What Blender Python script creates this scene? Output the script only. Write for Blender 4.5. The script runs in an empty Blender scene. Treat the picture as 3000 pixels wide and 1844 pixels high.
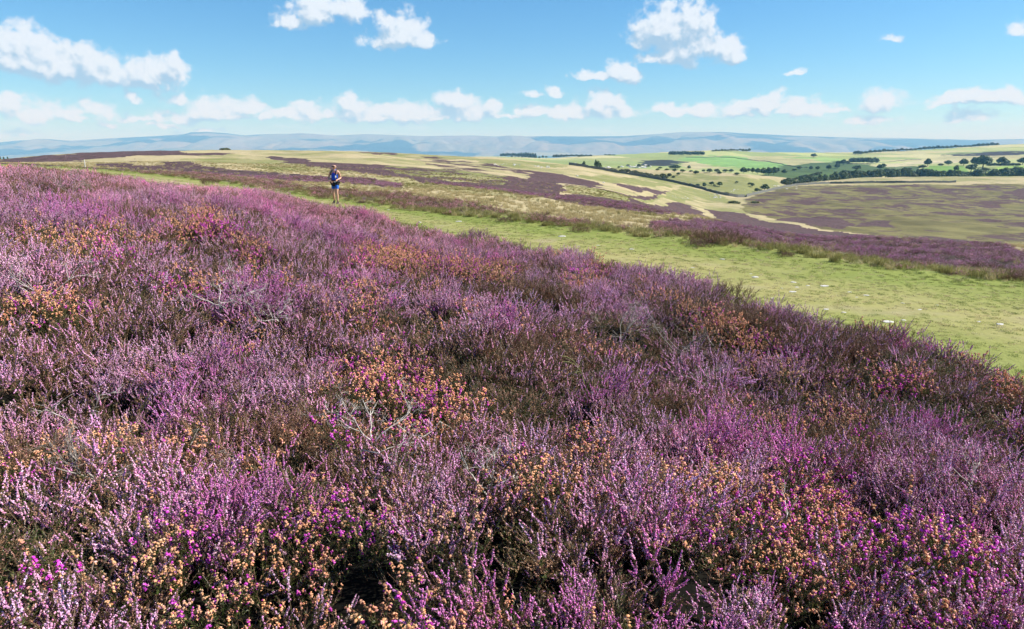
import bpy, math, random
import numpy as np
from math import radians, sin, cos, tan, atan, atan2, pi
from mathutils import Vector, Matrix

# ------------------------------------------------------------------ camera, sky, sun, exposure
S = bpy.context.scene
COL = S.collection
PITCH = radians(13.6)
F, CX, CY = 2000.0, 1500.0, 922.0            # focal length and centre in pixels of the 3000 x 1844 photograph
cam = bpy.data.objects.new('camera', bpy.data.cameras.new('camera'))
COL.objects.link(cam)
cam.data.sensor_width = 36.0
cam.data.lens = 24.0
cam.data.clip_start = 0.05
cam.data.clip_end = 90000
cam.location = (0, 0, 0)
cam.rotation_euler = (pi / 2 - PITCH, 0, 0)
S.camera = cam

SUN_AZ, SUN_EL = radians(86), radians(42)
sv = Vector((sin(SUN_AZ) * cos(SUN_EL), cos(SUN_AZ) * cos(SUN_EL), sin(SUN_EL)))
sun = bpy.data.objects.new('sun', bpy.data.lights.new('sun', 'SUN'))
COL.objects.link(sun)
sun.data.energy = 5.0
sun.data.angle = radians(0.53)
sun.data.color = (1.0, 0.955, 0.88)
sun.rotation_euler = sv.to_track_quat('Z', 'Y').to_euler()

S.view_settings.view_transform = 'Standard'
S.view_settings.look = 'None'
S.view_settings.exposure = 0.85
S.view_settings.gamma = 1.0
S.render.engine = 'CYCLES'
S.cycles.max_bounces = 6
S.cycles.diffuse_bounces = 3
S.cycles.glossy_bounces = 2
S.cycles.transmission_bounces = 3
S.cycles.volume_bounces = 0
S.cycles.use_denoising = True
S.cycles.caustics_reflective = False
S.cycles.caustics_refractive = False


class NT:                                     # small helper to wire shader nodes
    def __init__(s, tree):
        s.t = tree
        s.n = tree.nodes
        s.l = tree.links

    def new(s, typ, **kw):
        n = s.n.new(typ)
        for k, v in kw.items():
            setattr(n, k, v)
        return n

    def put(s, sock, v):
        if isinstance(v, bpy.types.NodeSocket):
            s.l.new(v, sock)
        elif v is not None:
            sock.default_value = v

    def m(s, op, a, b=None, c=None, clamp=False):
        n = s.new('ShaderNodeMath', operation=op, use_clamp=clamp)
        for i, v in enumerate((a, b, c)):
            s.put(n.inputs[i], v)
        return n.outputs[0]

    def v(s, op, a, b=None):
        n = s.new('ShaderNodeVectorMath', operation=op)
        s.put(n.inputs[0], a)
        s.put(n.inputs[1], b)
        return n.outputs['Value'] if op in ('LENGTH', 'DOT_PRODUCT') else n.outputs['Vector']

    def mix(s, f, a, b, blend='MIX'):
        n = s.new('ShaderNodeMix', data_type='RGBA', blend_type=blend)
        s.put(n.inputs[0], f)
        s.put(n.inputs[6], a)
        s.put(n.inputs[7], b)
        return n.outputs[2]

    def step(s, x, lo, hi, a=0.0, b=1.0):
        n = s.new('ShaderNodeMapRange', interpolation_type='SMOOTHSTEP')
        for i, v in enumerate((x, lo, hi, a, b)):
            s.put(n.inputs[i], v)
        return n.outputs[0]

    def noise(s, vec, scale, detail=4.0, rough=0.55, dist=0.0, out=0):
        n = s.new('ShaderNodeTexNoise')
        if vec is not None:
            s.put(n.inputs['Vector'], vec)
        n.inputs['Scale'].default_value = scale
        n.inputs['Detail'].default_value = detail
        n.inputs['Roughness'].default_value = rough
        n.inputs['Distortion'].default_value = dist
        return n.outputs[out]


def rgb(r, g, b):
    return (r, g, b, 1.0)


def px_dir(px, py):
    up = CY - py
    return Vector((px - CX, F * cos(PITCH) + up * sin(PITCH), -F * sin(PITCH) + up * cos(PITCH))).normalized()


# puffs of cloud: centre x, y and radii in pixels of a 2460-wide view, weight
PUFFS = [
    (55, 112, 78, 44, 1), (150, 150, 66, 34, .9), (222, 142, 62, 38, 1), (262, 180, 90, 26, .9), (362, 165, 68, 36, 1),
    (404, 150, 30, 24, .9), (10, 135, 46, 30, .9),
    (752, 22, 66, 34, 1), (700, 48, 40, 18, .8), (830, 18, 66, 26, .85),
    (975, 68, 62, 36, .95), (1010, 92, 48, 22, .85), (925, 92, 66, 18, .55), (940, 42, 40, 18, .7),
    (1590, 62, 76, 52, 1), (1664, 50, 66, 52, 1), (1650, 108, 74, 38, 1), (1738, 114, 54, 30, 1), (1585, 140, 80, 14, .75),
    (1450, 182, 76, 15, .9), (1500, 168, 52, 23, 1), (1330, 216, 26, 14, .8), (1285, 223, 44, 9, .6),
    (505, 258, 66, 28, 1), (592, 256, 40, 22, .9), (440, 278, 62, 18, .8), (424, 230, 34, 15, .7), (314, 234, 24, 20, .75),
    (16, 250, 40, 22, .9), (55, 272, 42, 15, .8), (140, 264, 90, 20, .62), (230, 266, 60, 16, .6),
    (640, 284, 26, 10, .8), (735, 274, 76, 18, .9), (740, 252, 40, 12, .6), (852, 246, 44, 20, .9), (880, 272, 100, 20, .9),
    (1000, 266, 80, 26, 1), (1102, 240, 60, 27, 1), (1120, 268, 90, 22, .9), (1182, 252, 34, 17, .8),
    (1280, 264, 48, 18, .9), (1360, 268, 86, 20, .9), (1452, 244, 56, 28, 1), (1480, 268, 70, 18, .85),
    (1610, 260, 50, 16, .9), (1690, 258, 40, 16, .9), (1775, 256, 64, 20, .95), (1846, 244, 46, 26, 1), (1940, 258, 66, 20, .9),
    (2004, 264, 34, 8, .7), (2125, 240, 48, 28, .8), (2085, 288, 58, 13, .9), (2350, 236, 50, 18, 1), (2410, 226, 50, 20, 1), (2300, 244, 66, 12, .9),
    (2466, 240, 50, 18, .9), (2330, 280, 50, 14, .7), (1895, 170, 26, 8, .65), (2142, 95, 26, 8, .45), (2460, 68, 28, 16, .6),
    (560, 280, 70, 9, .8), (690, 268, 50, 12, .8), (930, 262, 60, 16, .9), (1060, 284, 80, 9, .8), (1230, 282, 50, 8, .7), (1900, 268, 50, 9, .75), (340, 285, 60, 8, .6), (190, 285, 60, 8, .6),
    (256, 298, 28, 8, .8), (395, 301, 44, 6, .7), (460, 316, 70, 7, .7), (60, 316, 80, 8, .5),
]


def build_world():
    w = bpy.data.worlds.new('World')
    S.world = w
    w.use_nodes = True
    w.cycles.sampling_method = 'MANUAL'
    w.cycles.sample_map_resolution = 512
    T = NT(w.node_tree)
    T.n.clear()
    out = T.new('ShaderNodeOutputWorld')
    bg = T.new('ShaderNodeBackground')
    T.l.new(bg.outputs[0], out.inputs[0])
    sky = T.new('ShaderNodeTexSky', sky_type='NISHITA')
    sky.sun_disc = False
    sky.sun_elevation = SUN_EL
    sky.sun_rotation = SUN_AZ
    sky.altitude = 300
    sky.air_density = 1.0
    sky.dust_density = 0.25
    sky.ozone_density = 3.0
    hs = T.new('ShaderNodeHueSaturation')
    hs.inputs['Saturation'].default_value = 1.12
    hs.inputs['Value'].default_value = .97
    T.l.new(T.mix(1.0, sky.outputs[0], rgb(.76, 1.0, 1.18), 'MULTIPLY'), hs.inputs['Color'])
    tc = T.new('ShaderNodeTexCoord')
    sep = T.new('ShaderNodeSeparateXYZ')
    T.l.new(tc.outputs['Generated'], sep.inputs[0])
    az = T.m('ARCTAN2', sep.outputs[0], sep.outputs[1])
    el = T.m('ARCSINE', sep.outputs[2])
    comb = T.new('ShaderNodeCombineXYZ')
    T.put(comb.inputs[0], az)
    T.put(comb.inputs[1], el)
    p = comb.outputs[0]
    # bend the outline of the puffs with noise, so that they billow
    wob = T.v('SCALE', T.v('SUBTRACT', T.noise(p, 26, 4, .55, 0, 1), (.5, .5, .5)))
    wob.node.inputs['Scale'].default_value = 0.05
    pw = T.v('ADD', p, T.v('MULTIPLY', wob, (1, .62, 0)))

    def density(q):
        acc = None
        for (x, y, rx, ry, wt) in PUFFS:
            d = px_dir(x * 1.2195, y * 1.2195)
            a, e = atan2(d.x, d.y), math.asin(d.z)
            k = 1.2195 / F * 0.95
            dq = T.v('SUBTRACT', q, (a, e - ry * k * .38, 0))        # flat base: the radius is smaller below
            sx, su, sl = 1 / (rx * k * 1.22), 1 / (ry * k * 1.60), 1 / (ry * k * .95)
            ln = T.v('LENGTH', T.v('MAXIMUM', T.v('MULTIPLY', dq, (sx, su, 0)), T.v('MULTIPLY', dq, (-sx, -sl, 0))))
            v = T.m('MULTIPLY', T.m('SUBTRACT', 1.0, ln), wt)
            acc = v if acc is None else T.m('SMOOTH_MAX', acc, v, 0.12)
        return acc

    fine = T.noise(p, 55, 6, .58)
    big = T.noise(p, 22, 3, .5)
    d1 = density(pw)
    d2 = density(T.v('ADD', pw, (0.008, 0.016, 0)))
    n = T.m('ADD', T.m('MULTIPLY', T.m('SUBTRACT', fine, .5), 1.25), T.m('MULTIPLY', T.m('SUBTRACT', big, .5), .55))
    body = T.m('ADD', d1, n)
    alpha = T.step(body, 0.05, 0.46)
    # small broken cloud low over the fells
    low = T.noise(T.v('MULTIPLY', p, (1, 3.4, 1)), 17, 6, .6)
    lowm = T.m('MULTIPLY', T.step(low, .52, .72), T.m('MULTIPLY', T.step(el, .002, .03), T.step(el, .075, .045)))
    # thin high veil
    fines = T.noise(T.v('ADD', p, (0.005, 0.007, 0)), 55, 6, .58)
    lit = T.m('SUBTRACT', T.m('ADD', d1, T.m('MULTIPLY', fine, 1.5)), T.m('ADD', d2, T.m('MULTIPLY', fines, 1.5)))
    lit = T.m('ADD', lit, T.m('MULTIPLY', T.m('SUBTRACT', .45, d1), .25))
    shade = T.step(lit, -0.30, 0.34)
    ccol = T.mix(shade, rgb(3.0, 4.4, 6.0), rgb(6.5, 7.2, 8.0))
    ccol2 = rgb(5.6, 7.0, 8.2)
    c1 = T.mix(T.m('MULTIPLY', lowm, .5), hs.outputs[0], ccol2)
    c2 = T.mix(T.m('MULTIPLY', alpha, .97), c1, ccol)
    T.l.new(c2, bg.inputs[0])
    bg.inputs[1].default_value = 0.0715


build_world()

# ------------------------------------------------------------------ helpers
rng = np.random.default_rng(7)
random.seed(7)


def tag(o, label, cat, group=None, kind=None):
    o['label'] = label
    o['category'] = cat
    if group:
        o['group'] = group
    if kind:
        o['kind'] = kind
    return o


def mesh_from(name, V, Fc, mat, col=None, smooth=False):
    V = np.asarray(V, np.float32)
    Fc = np.asarray(Fc, np.int32)
    me = bpy.data.meshes.new(name)
    k = Fc.shape[1]
    me.vertices.add(len(V))
    me.vertices.foreach_set('co', V.ravel())
    me.loops.add(Fc.size)
    me.loops.foreach_set('vertex_index', Fc.ravel())
    me.polygons.add(len(Fc))
    me.polygons.foreach_set('loop_start', np.arange(0, Fc.size, k, dtype=np.int32))
    me.update(calc_edges=True)
    me.polygons.foreach_set('use_smooth', np.full(len(Fc), smooth))
    if col is not None:
        a = me.color_attributes.new('col', 'FLOAT_COLOR', 'POINT')
        c = np.ones((len(V), 4), np.float32)
        c[:, :3] = col
        a.data.foreach_set('color', c.ravel())
    if mat:
        me.materials.append(mat)
    return me


def obj(name, me, parent=None, loc=None, link=True):
    o = bpy.data.objects.new(name, me)
    if link:
        COL.objects.link(o)
    if parent:
        o.parent = parent
    if loc is not None:
        o.location = loc
    return o


class MB:                                     # collects triangles with a colour per vertex
    def __init__(s):
        s.V, s.F, s.C, s.n = [], [], [], 0

    def add(s, V, Fc, C):
        V = np.asarray(V, float).reshape(-1, 3)
        Fc = np.asarray(Fc, int).reshape(-1, 3)
        s.V.append(V)
        s.F.append(Fc + s.n)
        s.C.append(np.broadcast_to(np.asarray(C, float), V.shape))
        s.n += len(V)

    def many(s, TV, TF, R, P, C):            # template copied with N matrices R (N,3,3) at P (N,3), colours C (N,3)
        N, k = len(P), len(TV)
        V = np.einsum('nij,kj->nki', R, TV) + P[:, None, :]
        Fc = TF[None] + (np.arange(N) * k)[:, None, None]
        s.add(V.reshape(-1, 3), Fc.reshape(-1, 3), np.repeat(C, k, 0))

    def tube(s, pts, rad, C, sides=3, cap=True):
        pts = np.asarray(pts, float)
        n = len(pts)
        t = np.gradient(pts, axis=0)
        t /= np.linalg.norm(t, axis=1)[:, None] + 1e-9
        ref = np.where(np.abs(t[:, 2:3]) < .9, [[0, 0, 1.]], [[1., 0, 0]])
        a = np.cross(t, ref)
        a /= np.linalg.norm(a, axis=1)[:, None] + 1e-9
        b = np.cross(t, a)
        ang = np.arange(sides) * 2 * pi / sides
        r = np.broadcast_to(np.asarray(rad, float), (n,))
        V = pts[:, None] + r[:, None, None] * (a[:, None] * np.cos(ang)[None, :, None] + b[:, None] * np.sin(ang)[None, :, None])
        Fc = []
        for i in range(n - 1):
            for j in range(sides):
                p, q = i * sides + j, i * sides + (j + 1) % sides
                Fc += [(p, q, q + sides), (p, q + sides, p + sides)]
        if cap:
            for j in range(1, sides - 1):
                Fc += [(0, j + 1, j), ((n - 1) * sides, (n - 1) * sides + j, (n - 1) * sides + j + 1)]
        s.add(V.reshape(-1, 3), Fc, C)

    def mesh(s, name, mat, smooth=False):
        return mesh_from(name, np.concatenate(s.V), np.concatenate(s.F), mat, np.concatenate(s.C), smooth)


def frames(d, roll):                          # matrices whose local z is d
    d = d / (np.linalg.norm(d, axis=1)[:, None] + 1e-9)
    ref = np.where(np.abs(d[:, 2:3]) < .9, [[0, 0, 1.]], [[1., 0, 0]])
    x = np.cross(ref, d)
    x /= np.linalg.norm(x, axis=1)[:, None] + 1e-9
    y = np.cross(d, x)
    c, s_ = np.cos(roll)[:, None], np.sin(roll)[:, None]
    return np.stack([x * c + y * s_, y * c - x * s_, d], axis=2)


def _hash(ix, iy, seed):
    h = (ix.astype(np.int64) * 374761393 + iy.astype(np.int64) * 668265263 + seed * 974711) & 0xFFFFFFFF
    h = ((h ^ (h >> 13)) * 1274126177) & 0xFFFFFFFF
    return ((h ^ (h >> 16)) & 0xFFFFFF) / float(0xFFFFFF)


def vnoise(x, y, seed=0):
    ix, iy = np.floor(x), np.floor(y)
    fx, fy = x - ix, y - iy
    fx = fx * fx * fx * (fx * (fx * 6 - 15) + 10)
    fy = fy * fy * fy * (fy * (fy * 6 - 15) + 10)
    a, b = _hash(ix, iy, seed), _hash(ix + 1, iy, seed)
    c, d = _hash(ix, iy + 1, seed), _hash(ix + 1, iy + 1, seed)
    return (a + (b - a) * fx) * (1 - fy) + (c + (d - c) * fx) * fy


def fbm(x, y, seed=0, octv=4, gain=.5):
    s, a, t = 0, 1.0, 0
    for k in range(octv):
        s = s + a * vnoise(x * 2 ** k + 17.3 * k, y * 2 ** k - 9.1 * k, seed + k)
        t += a
        a *= gain
    return s / t


def bushes(x, y, cell, seed=0):
    """round bushes on a jittered lattice: height 0..1, a number per bush, and distance to the middle"""
    ix, iy = np.floor(x / cell), np.floor(y / cell)
    best = np.full(x.shape, 9.0)
    bid = np.zeros(x.shape)
    for dx in (-1, 0, 1):
        for dy in (-1, 0, 1):
            jx, jy = ix + dx, iy + dy
            cx = (jx + .1 + .8 * _hash(jx, jy, seed)) * cell
            cy = (jy + .1 + .8 * _hash(jx, jy, seed + 1)) * cell
            rr = .62 + .5 * _hash(jx, jy, seed + 2)
            d = np.hypot(x - cx, y - cy) / (cell * rr)
            b = _hash(jx, jy, seed + 3)
            m = d < best
            best = np.where(m, d, best)
            bid = np.where(m, b, bid)
    return np.sqrt(np.clip(1 - best ** 2 * .9, 0, 1)), bid, best


def sstep(x, a, b):
    t = np.clip((x - a) / (b - a), 0, 1)
    return t * t * (3 - 2 * t)


# ------------------------------------------------------------------ the lie of the land
cP, sP = cos(PITCH), sin(PITCH)


def slope(py):
    return np.tan(-PITCH + np.arctan((CY - np.asarray(py, float)) / F))


def x_at(px, py, Y):
    return (np.asarray(px, float) - CX) / F * (cP - slope(py) * sP) * np.asarray(Y, float)


def project(X, Y, Z):
    dep = np.maximum(Y * cP - Z * sP, 1e-3)
    return CX + F * X / dep, CY - F * (Y * sP + Z * cP) / dep


W0 = 4.0
# each line: (px, py or None, distance, z or None, lift)
def line_py(rows, drop=0.0):
    out = []
    for px, py, Y in rows:
        out.append((x_at(px, py, Y) / (Y + W0), Y, slope(py) * Y - (drop + .20 * float(np.clip((1900 - px) / 700, 0, 1)) if drop else 0)))
    return out


def line_z(rows):
    out = []
    for px, z, Y in rows:
        if Y > 2:
            for _ in range(1):
                py = CY - F * tan(PITCH + atan(z / Y))
            out.append((x_at(px, py, Y) / (Y + W0), Y, z))
        else:
            out.append(((px - CX) / F * 1.2 * (Y + W0) / (Y + W0), Y, z))
    return out


HEATH_H = 0.30
LINES = [
    line_z([(-900, -1.15, -3.), (1500, -1.2, -3.), (3900, -1.3, -3.)]),
    line_z([(-900, -1.08, 1.), (1500, -1.14, 1.), (3000, -1.22, 1.), (3900, -1.3, 1.)]),
    line_z([(-900, -1.0, 6.), (0, -1.08, 6.), (1500, -1.6, 5.5), (3000, -1.82, 3.6), (3900, -1.95, 3.2)]),
    line_py([(-900, 480, 30), (-400, 480, 30), (0, 487, 30), (250, 498, 30), (500, 531, 30), (750, 553, 29), (1000, 597, 27),
             (1300, 668, 19), (1500, 706, 15.7), (1800, 765, 12), (2100, 836, 9.8), (2400, 950, 7.6), (2700, 1002, 6.9),
             (3000, 1092, 5.9), (3400, 1200, 5.2), (3900, 1330, 4.6)], HEATH_H),
    line_z([(-900, -2.4, 150), (-400, -2.4, 130), (0, -2.4, 100), (250, -2.4, 78), (500, -2.4, 56), (750, -2.4, 40), (1000, -2.42, 29.2),
            (1300, -2.42, 20.6), (1500, -2.42, 17.2), (1800, -2.42, 13.3), (2100, -2.42, 11), (2400, -2.42, 9.0), (2700, -2.42, 8.2),
            (3000, -2.42, 7.2), (3400, -2.42, 6.4), (3900, -2.42, 5.6)]),
    line_z([(-900, -2.4, 175), (-400, -2.4, 150), (0, -2.4, 115), (250, -2.4, 88), (500, -2.4, 62), (750, -2.4, 44), (1000, -2.4, 32.8),
            (1300, -2.4, 25.5), (1500, -2.4, 22.8), (1800, -2.4, 19.5), (2100, -2.4, 17.), (2400, -2.4, 14.6), (2700, -2.4, 13.),
            (3000, -2.4, 11.8), (3400, -2.4, 10.4), (3900, -2.4, 9.)]),
    line_py([(-900, 482, 240), (-400, 480, 200), (0, 478, 160), (250, 487, 130), (500, 497, 100), (750, 520, 72), (1000, 546, 55),
             (1300, 576, 43), (1500, 613, 34), (1800, 657, 26.5), (2100, 702, 21.5), (2400, 757, 18), (2700, 786, 16),
             (3000, 818, 14.4), (3400, 850, 12.8), (3900, 890, 11.)]),
    line_py([(-900, 480, 260), (-400, 478, 220), (0, 472, 195), (250, 468, 210), (500, 466, 210), (750, 480, 180), (1000, 490, 160), (1300, 515, 150),
             (1500, 540, 130), (1800, 572, 150), (2100, 634, 280), (2400, 671, 280), (2700, 692, 265), (3000, 715, 250), (3400, 745, 230), (3900, 770, 220)]),
    line_py([(-900, 479, 290), (-400, 476, 250), (0, 468.7, 240), (250, 452.5, 300), (500, 450, 330), (750, 455, 330), (1000, 462, 330),
             (1300, 485, 320), (1500, 505, 300), (1800, 535, 340), (2100, 590, 440), (2400, 600, 450), (2700, 600, 460),
             (3000, 605, 470), (3400, 610, 480), (3900, 615, 480)]),
    line_py([(-900, 478.5, 320), (-400, 475, 300), (0, 468, 280), (140, 458, 350), (285, 450, 430), (490, 444, 500), (650, 440.5, 560), (1000, 443.5, 560),
             (1163, 449, 560), (1285, 456, 560), (1450, 463, 560), (1667, 484, 560), (1800, 505, 560), (2000, 541, 540), (2134, 574, 510),
             (2175, 578, 515), (2203, 571, 540), (2260, 557, 590), (2345, 539, 660), (2447, 529, 730), (2528, 521, 760), (3000, 517, 780),
             (3400, 515, 800), (3900, 515, 800)]),
    line_z([(-900, -14, 420), (0, -12, 400), (500, -10, 640), (1000, -12, 680), (1450, -19, 680), (1667, -25, 660), (2000, -36, 640),
            (2150, -38, 610), (2260, -40, 680), (2450, -42, 860), (3000, -44, 900), (3900, -44, 900)]),
    line_py([(-900, 520, 900), (1000, 500, 900), (1400, 480, 900), (1500, 478, 880), (1667, 489, 830), (1800, 498, 800), (2000, 507, 800), (2183, 517, 770),
             (2260, 526, 800), (2400, 535, 950), (2700, 530, 1000), (3000, 524, 1000), (3900, 520, 1000)]),
    line_py([(-900, 520, 1500), (1000, 480, 1400), (1500, 469, 1400), (1667, 483, 1100), (1800, 489, 1100), (2000, 500, 1060), (2183, 507, 1050),
             (2400, 508, 1150), (2700, 500, 1200), (3000, 492, 1200), (3900, 480, 1200)]),
    line_py([(-900, 500, 2100), (1000, 475, 2000), (1500, 466.5, 1900), (1667, 475, 1600), (1800, 478, 1600), (2000, 481, 1600), (2200, 485, 1600),
             (2400, 484, 1600), (2700, 474, 1700), (3000, 462, 1700), (3900, 450, 1700)]),
    line_py([(-900, 490, 3400), (1000, 470, 3400), (1300, 461, 3300), (1500, 460, 3000), (1580, 464, 2600), (1732, 457, 2500), (1854, 452, 2500), (1975, 446, 2500),
             (2122, 441, 2500), (2244, 447, 2500), (2406, 448, 2600), (2528, 447, 2700), (2813, 433, 2800), (3000, 423, 2900), (3400, 418, 3000), (3900, 416, 3000)]),
    line_z([(-900, -170, 5200), (1500, -150, 5000), (3900, -150, 5000)]),
    line_z([(-900, -200, 9000), (1500, -200, 9000), (3900, -200, 9000)]),
    line_z([(-900, -204, 17000), (1500, -204, 17000), (3900, -204, 17000)]),
    line_z([(-900, -206, 30000), (1500, -206, 30000), (3900, -206, 30000)]),
]
K = len(LINES)


def pchip1(xk, yk, x):
    xk, yk = np.asarray(xk, float), np.asarray(yk, float)
    o = np.argsort(xk)
    xk, yk = xk[o], yk[o]
    h = np.diff(xk)
    d = np.diff(yk) / h
    mm = np.zeros(len(xk))
    if len(xk) > 2:
        ok = d[1:] * d[:-1] > 0
        mm[1:-1][ok] = 2 * d[1:][ok] * d[:-1][ok] / (d[1:][ok] + d[:-1][ok])
    mm[0], mm[-1] = d[0], d[-1]
    i = np.clip(np.searchsorted(xk, x) - 1, 0, len(xk) - 2)
    t = np.clip((x - xk[i]) / h[i], 0, 1)
    return hermite(t, h[i], yk[i], yk[i + 1], mm[i], mm[i + 1])


def hermite(t, h, y0, y1, m0, m1):
    t2, t3 = t * t, t * t * t
    return (2 * t3 - 3 * t2 + 1) * y0 + (t3 - 2 * t2 + t) * h * m0 + (3 * t2 - 2 * t3) * y1 + (t3 - t2) * h * m1


NW = 700
WT = np.linspace(-1.15, 1.15, NW)
YT = np.zeros((K, NW))
ZT = np.zeros((K, NW))
for i, L in enumerate(LINES):
    w_, y_, z_ = zip(*L)
    YT[i] = pchip1(w_, y_, WT)
    ZT[i] = pchip1(w_, z_, WT)
for i in range(1, K):
    YT[i] = np.maximum(YT[i], YT[i - 1] * 1.03 + .05)
HT = np.diff(YT, axis=0)
DT = np.diff(ZT, axis=0) / HT
MT = np.zeros((K, NW))
_a, _b = DT[1:], DT[:-1]
MT[1:-1] = np.where(_a * _b > 0, 2 * _a * _b / np.where(_a + _b == 0, 1, _a + _b), 0)
MT[0], MT[-1] = DT[0], DT[-1]
I_EDGE, I_PNEAR, I_PFAR, I_CREST = 3, 4, 5, 6


def line_y(i, X, Y):                          # distance of a feature line in the direction of a point
    return np.interp(X / (Y + W0), WT, YT[i])


def _base(X, Y):
    c = np.clip((X / (Y + W0) - WT[0]) / (WT[1] - WT[0]), 0, NW - 1.001)
    j = c.astype(int)
    f = c - j
    lerp = lambda T: T[:, j] * (1 - f) + T[:, j + 1] * f
    YK, ZK, MK = lerp(YT), lerp(ZT), lerp(MT)
    k = np.clip((YK <= Y).sum(0) - 1, 0, K - 2)
    n = np.arange(len(X))
    y0, y1 = YK[k, n], YK[k + 1, n]
    h = y1 - y0
    return hermite(np.clip((Y - y0) / h, 0, 1), h, ZK[k, n], ZK[k + 1, n], MK[k, n], MK[k + 1, n])


def base(X, Y):
    X, Y = np.atleast_1d(np.asarray(X, float)), np.atleast_1d(np.asarray(Y, float))
    sh = X.shape
    X, Y = X.ravel(), Y.ravel()
    out = np.empty(len(X))
    for a in range(0, len(X), 120000):
        out[a:a + 120000] = _base(X[a:a + 120000], Y[a:a + 120000])
    return out.reshape(sh)


def ground(X, Y):
    X, Y = np.atleast_1d(np.asarray(X, float)), np.atleast_1d(np.asarray(Y, float))
    Z = base(X, Y)
    ye, yf, yc = line_y(I_EDGE, X, Y), line_y(I_PFAR, X, Y), line_y(I_CREST, X, Y)
    heath = 1 - sstep(Y, ye - 1.0, ye + 0.6)                      # hummocks under the heather bank
    bh, bid, _ = bushes(X + .25 * fbm(X, Y, 6, 2), Y + .25 * fbm(X, Y, 7, 2), .47, 200)
    hum = (bh - .6) * .25 * (.5 + bid) + (fbm(X / 1.7, Y / 1.7, 3, 2) - .5) * .34 + (fbm(X / 4.2, Y / 4.2, 9, 2) - .5) * .45
    Z = Z + heath * hum * sstep(Y, .4, 2.5)
    turf = sstep(Y, ye, ye + 1)
    Z = Z + turf * (fbm(X / 1.6, Y / 1.6, 21, 3) - .5) * .018
    fr = sstep(Y, yf - .6, yf + 1.4) * (1 - sstep(Y, 150, 260))     # tussocky ground beyond the track
    Z = Z + fr * ((fbm(X / 1.9, Y / 1.9, 31, 3) - .42) * .34)
    far = sstep(Y, yc, yc * 1.8) * (1 - sstep(Y, 5000, 8000))
    Z = Z + far * ((fbm(X / 45, Y / 45, 41, 4) - .5) * np.clip(Y * .012, 0, 4.2) * sstep(np.abs(Y - np.interp(X / (Y + W0), WT, YT[9])) / np.maximum(Y, 1), .0, .25)
                   + (fbm(X / 9, Y / 9, 47, 3) - .5) * .8)
    return Z


def hit(px, py, ymin, ymax=20000):            # first ground point seen through a pixel beyond a distance
    Y = np.geomspace(ymin, ymax, 2500)
    X = x_at(px, py, Y)
    dz = slope(py) * Y - ground(X, Y)
    s_ = np.nonzero(dz <= 0)[0]
    i = s_[0] if len(s_) else len(Y) - 1
    return float(X[i]), float(Y[i]), float(ground(X[i:i + 1], Y[i:i + 1])[0])


# ------------------------------------------------------------------ what grows where (polygons in photo pixels)
def inside(px, py, poly):
    c = np.zeros(px.shape, bool)
    n = len(poly)
    for i in range(n):
        x1, y1 = poly[i]
        x2, y2 = poly[(i + 1) % n]
        if y1 == y2:
            continue
        cr = ((y1 > py) != (y2 > py)) & (px < (x2 - x1) * (py - y1) / (y2 - y1) + x1)
        c ^= cr
    return c


def c1(*p): return [(x / 2.46, 350 + y / 2.46) for x, y in p]
def c3(*p): return [(1000 + x / 2.46, 350 + y / 2.46) for x, y in p]
def c4(*p): return [(2000 + x / 2.46, 350 + y / 2.46) for x, y in p]
def c5(*p): return [(1600 + x / 4.1, 420 + y / 4.1) for x, y in p]
def c6(*p): return [(2200 + x / 3.075, 400 + y / 3.075) for x, y in p]


HEATHER_POLYS = [     # (polygon, probability)
    (c3((-560, 262), (0, 316), (250, 332), (620, 362), (1000, 400), (1200, 430), (1330, 442), (1330, 425), (1380, 392), (1600, 405), (1800, 450), (1940, 495),
        (1600, 470), (1560, 478), (1620, 515), (1570, 550), (1800, 572), (2050, 585), (2460, 632), (2460, 725), (2200, 692), (1800, 642),
        (1400, 592), (900, 512), (500, 452), (0, 378), (-500, 300)), .98),
    (c3((1620, 478), (1900, 498), (2100, 540), (2310, 558), (2250, 575), (1900, 535), (1640, 505)), .95),
    (c3((1930, 460), (2100, 480), (2380, 515), (2330, 535), (2100, 520)), .75),
    (c3((480, 262), (700, 272), (1000, 312), (1300, 362), (1420, 400), (1000, 405), (700, 362), (560, 300)), .55),
    (c3((100, 236), (420, 246), (400, 256), (200, 250)), .7),
    (c1((-900, 300), (0, 293), (350, 265), (700, 243), (1150, 233), (1500, 236), (1780, 262), (1300, 258), (1100, 262), (900, 285), (600, 296), (0, 318), (-900, 330)), .92),
    (c1((700, 322), (1100, 330), (1180, 318), (1180, 300), (1330, 305), (1600, 362), (2000, 398), (2460, 425), (2900, 470), (2900, 515), (2460, 470), (2000, 452), (1500, 402), (1150, 382), (700, 345)), .93),
    (c1((1000, 288), (1200, 300), (1180, 312), (950, 296)), .8),
    (c4((-100, 600), (0, 612), (170, 690), (245, 735), (0, 700), (-100, 690)), .97),
    (c4((150, 640), (300, 660), (600, 742), (1000, 800), (1600, 880), (2100, 930), (2460, 985), (3300, 1100), (3300, 1280), (2460, 1120), (1800, 1070),
        (1200, 1000), (600, 905), (300, 850), (-200, 800), (-200, 745), (0, 760), (330, 762), (250, 742)), .97),
    (c4((660, 735), (850, 688), (1050, 688), (1250, 745), (1180, 795), (900, 765)), .97),
    (c4((2300, 530), (2460, 510), (2700, 520), (2700, 590), (2460, 580)), .85),
    (c4((1780, 900), (1950, 868), (2140, 890), (2100, 915), (1800, 915)), .9),
    (c4((2150, 920), (2460, 900), (2900, 930), (2900, 960), (2400, 950)), .9),
    (c4((1250, 730), (1500, 720), (1480, 760), (1300, 765)), .85),
    (c4((2000, 600), (2300, 560), (2460, 590), (2200, 640)), .65),
]
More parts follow.
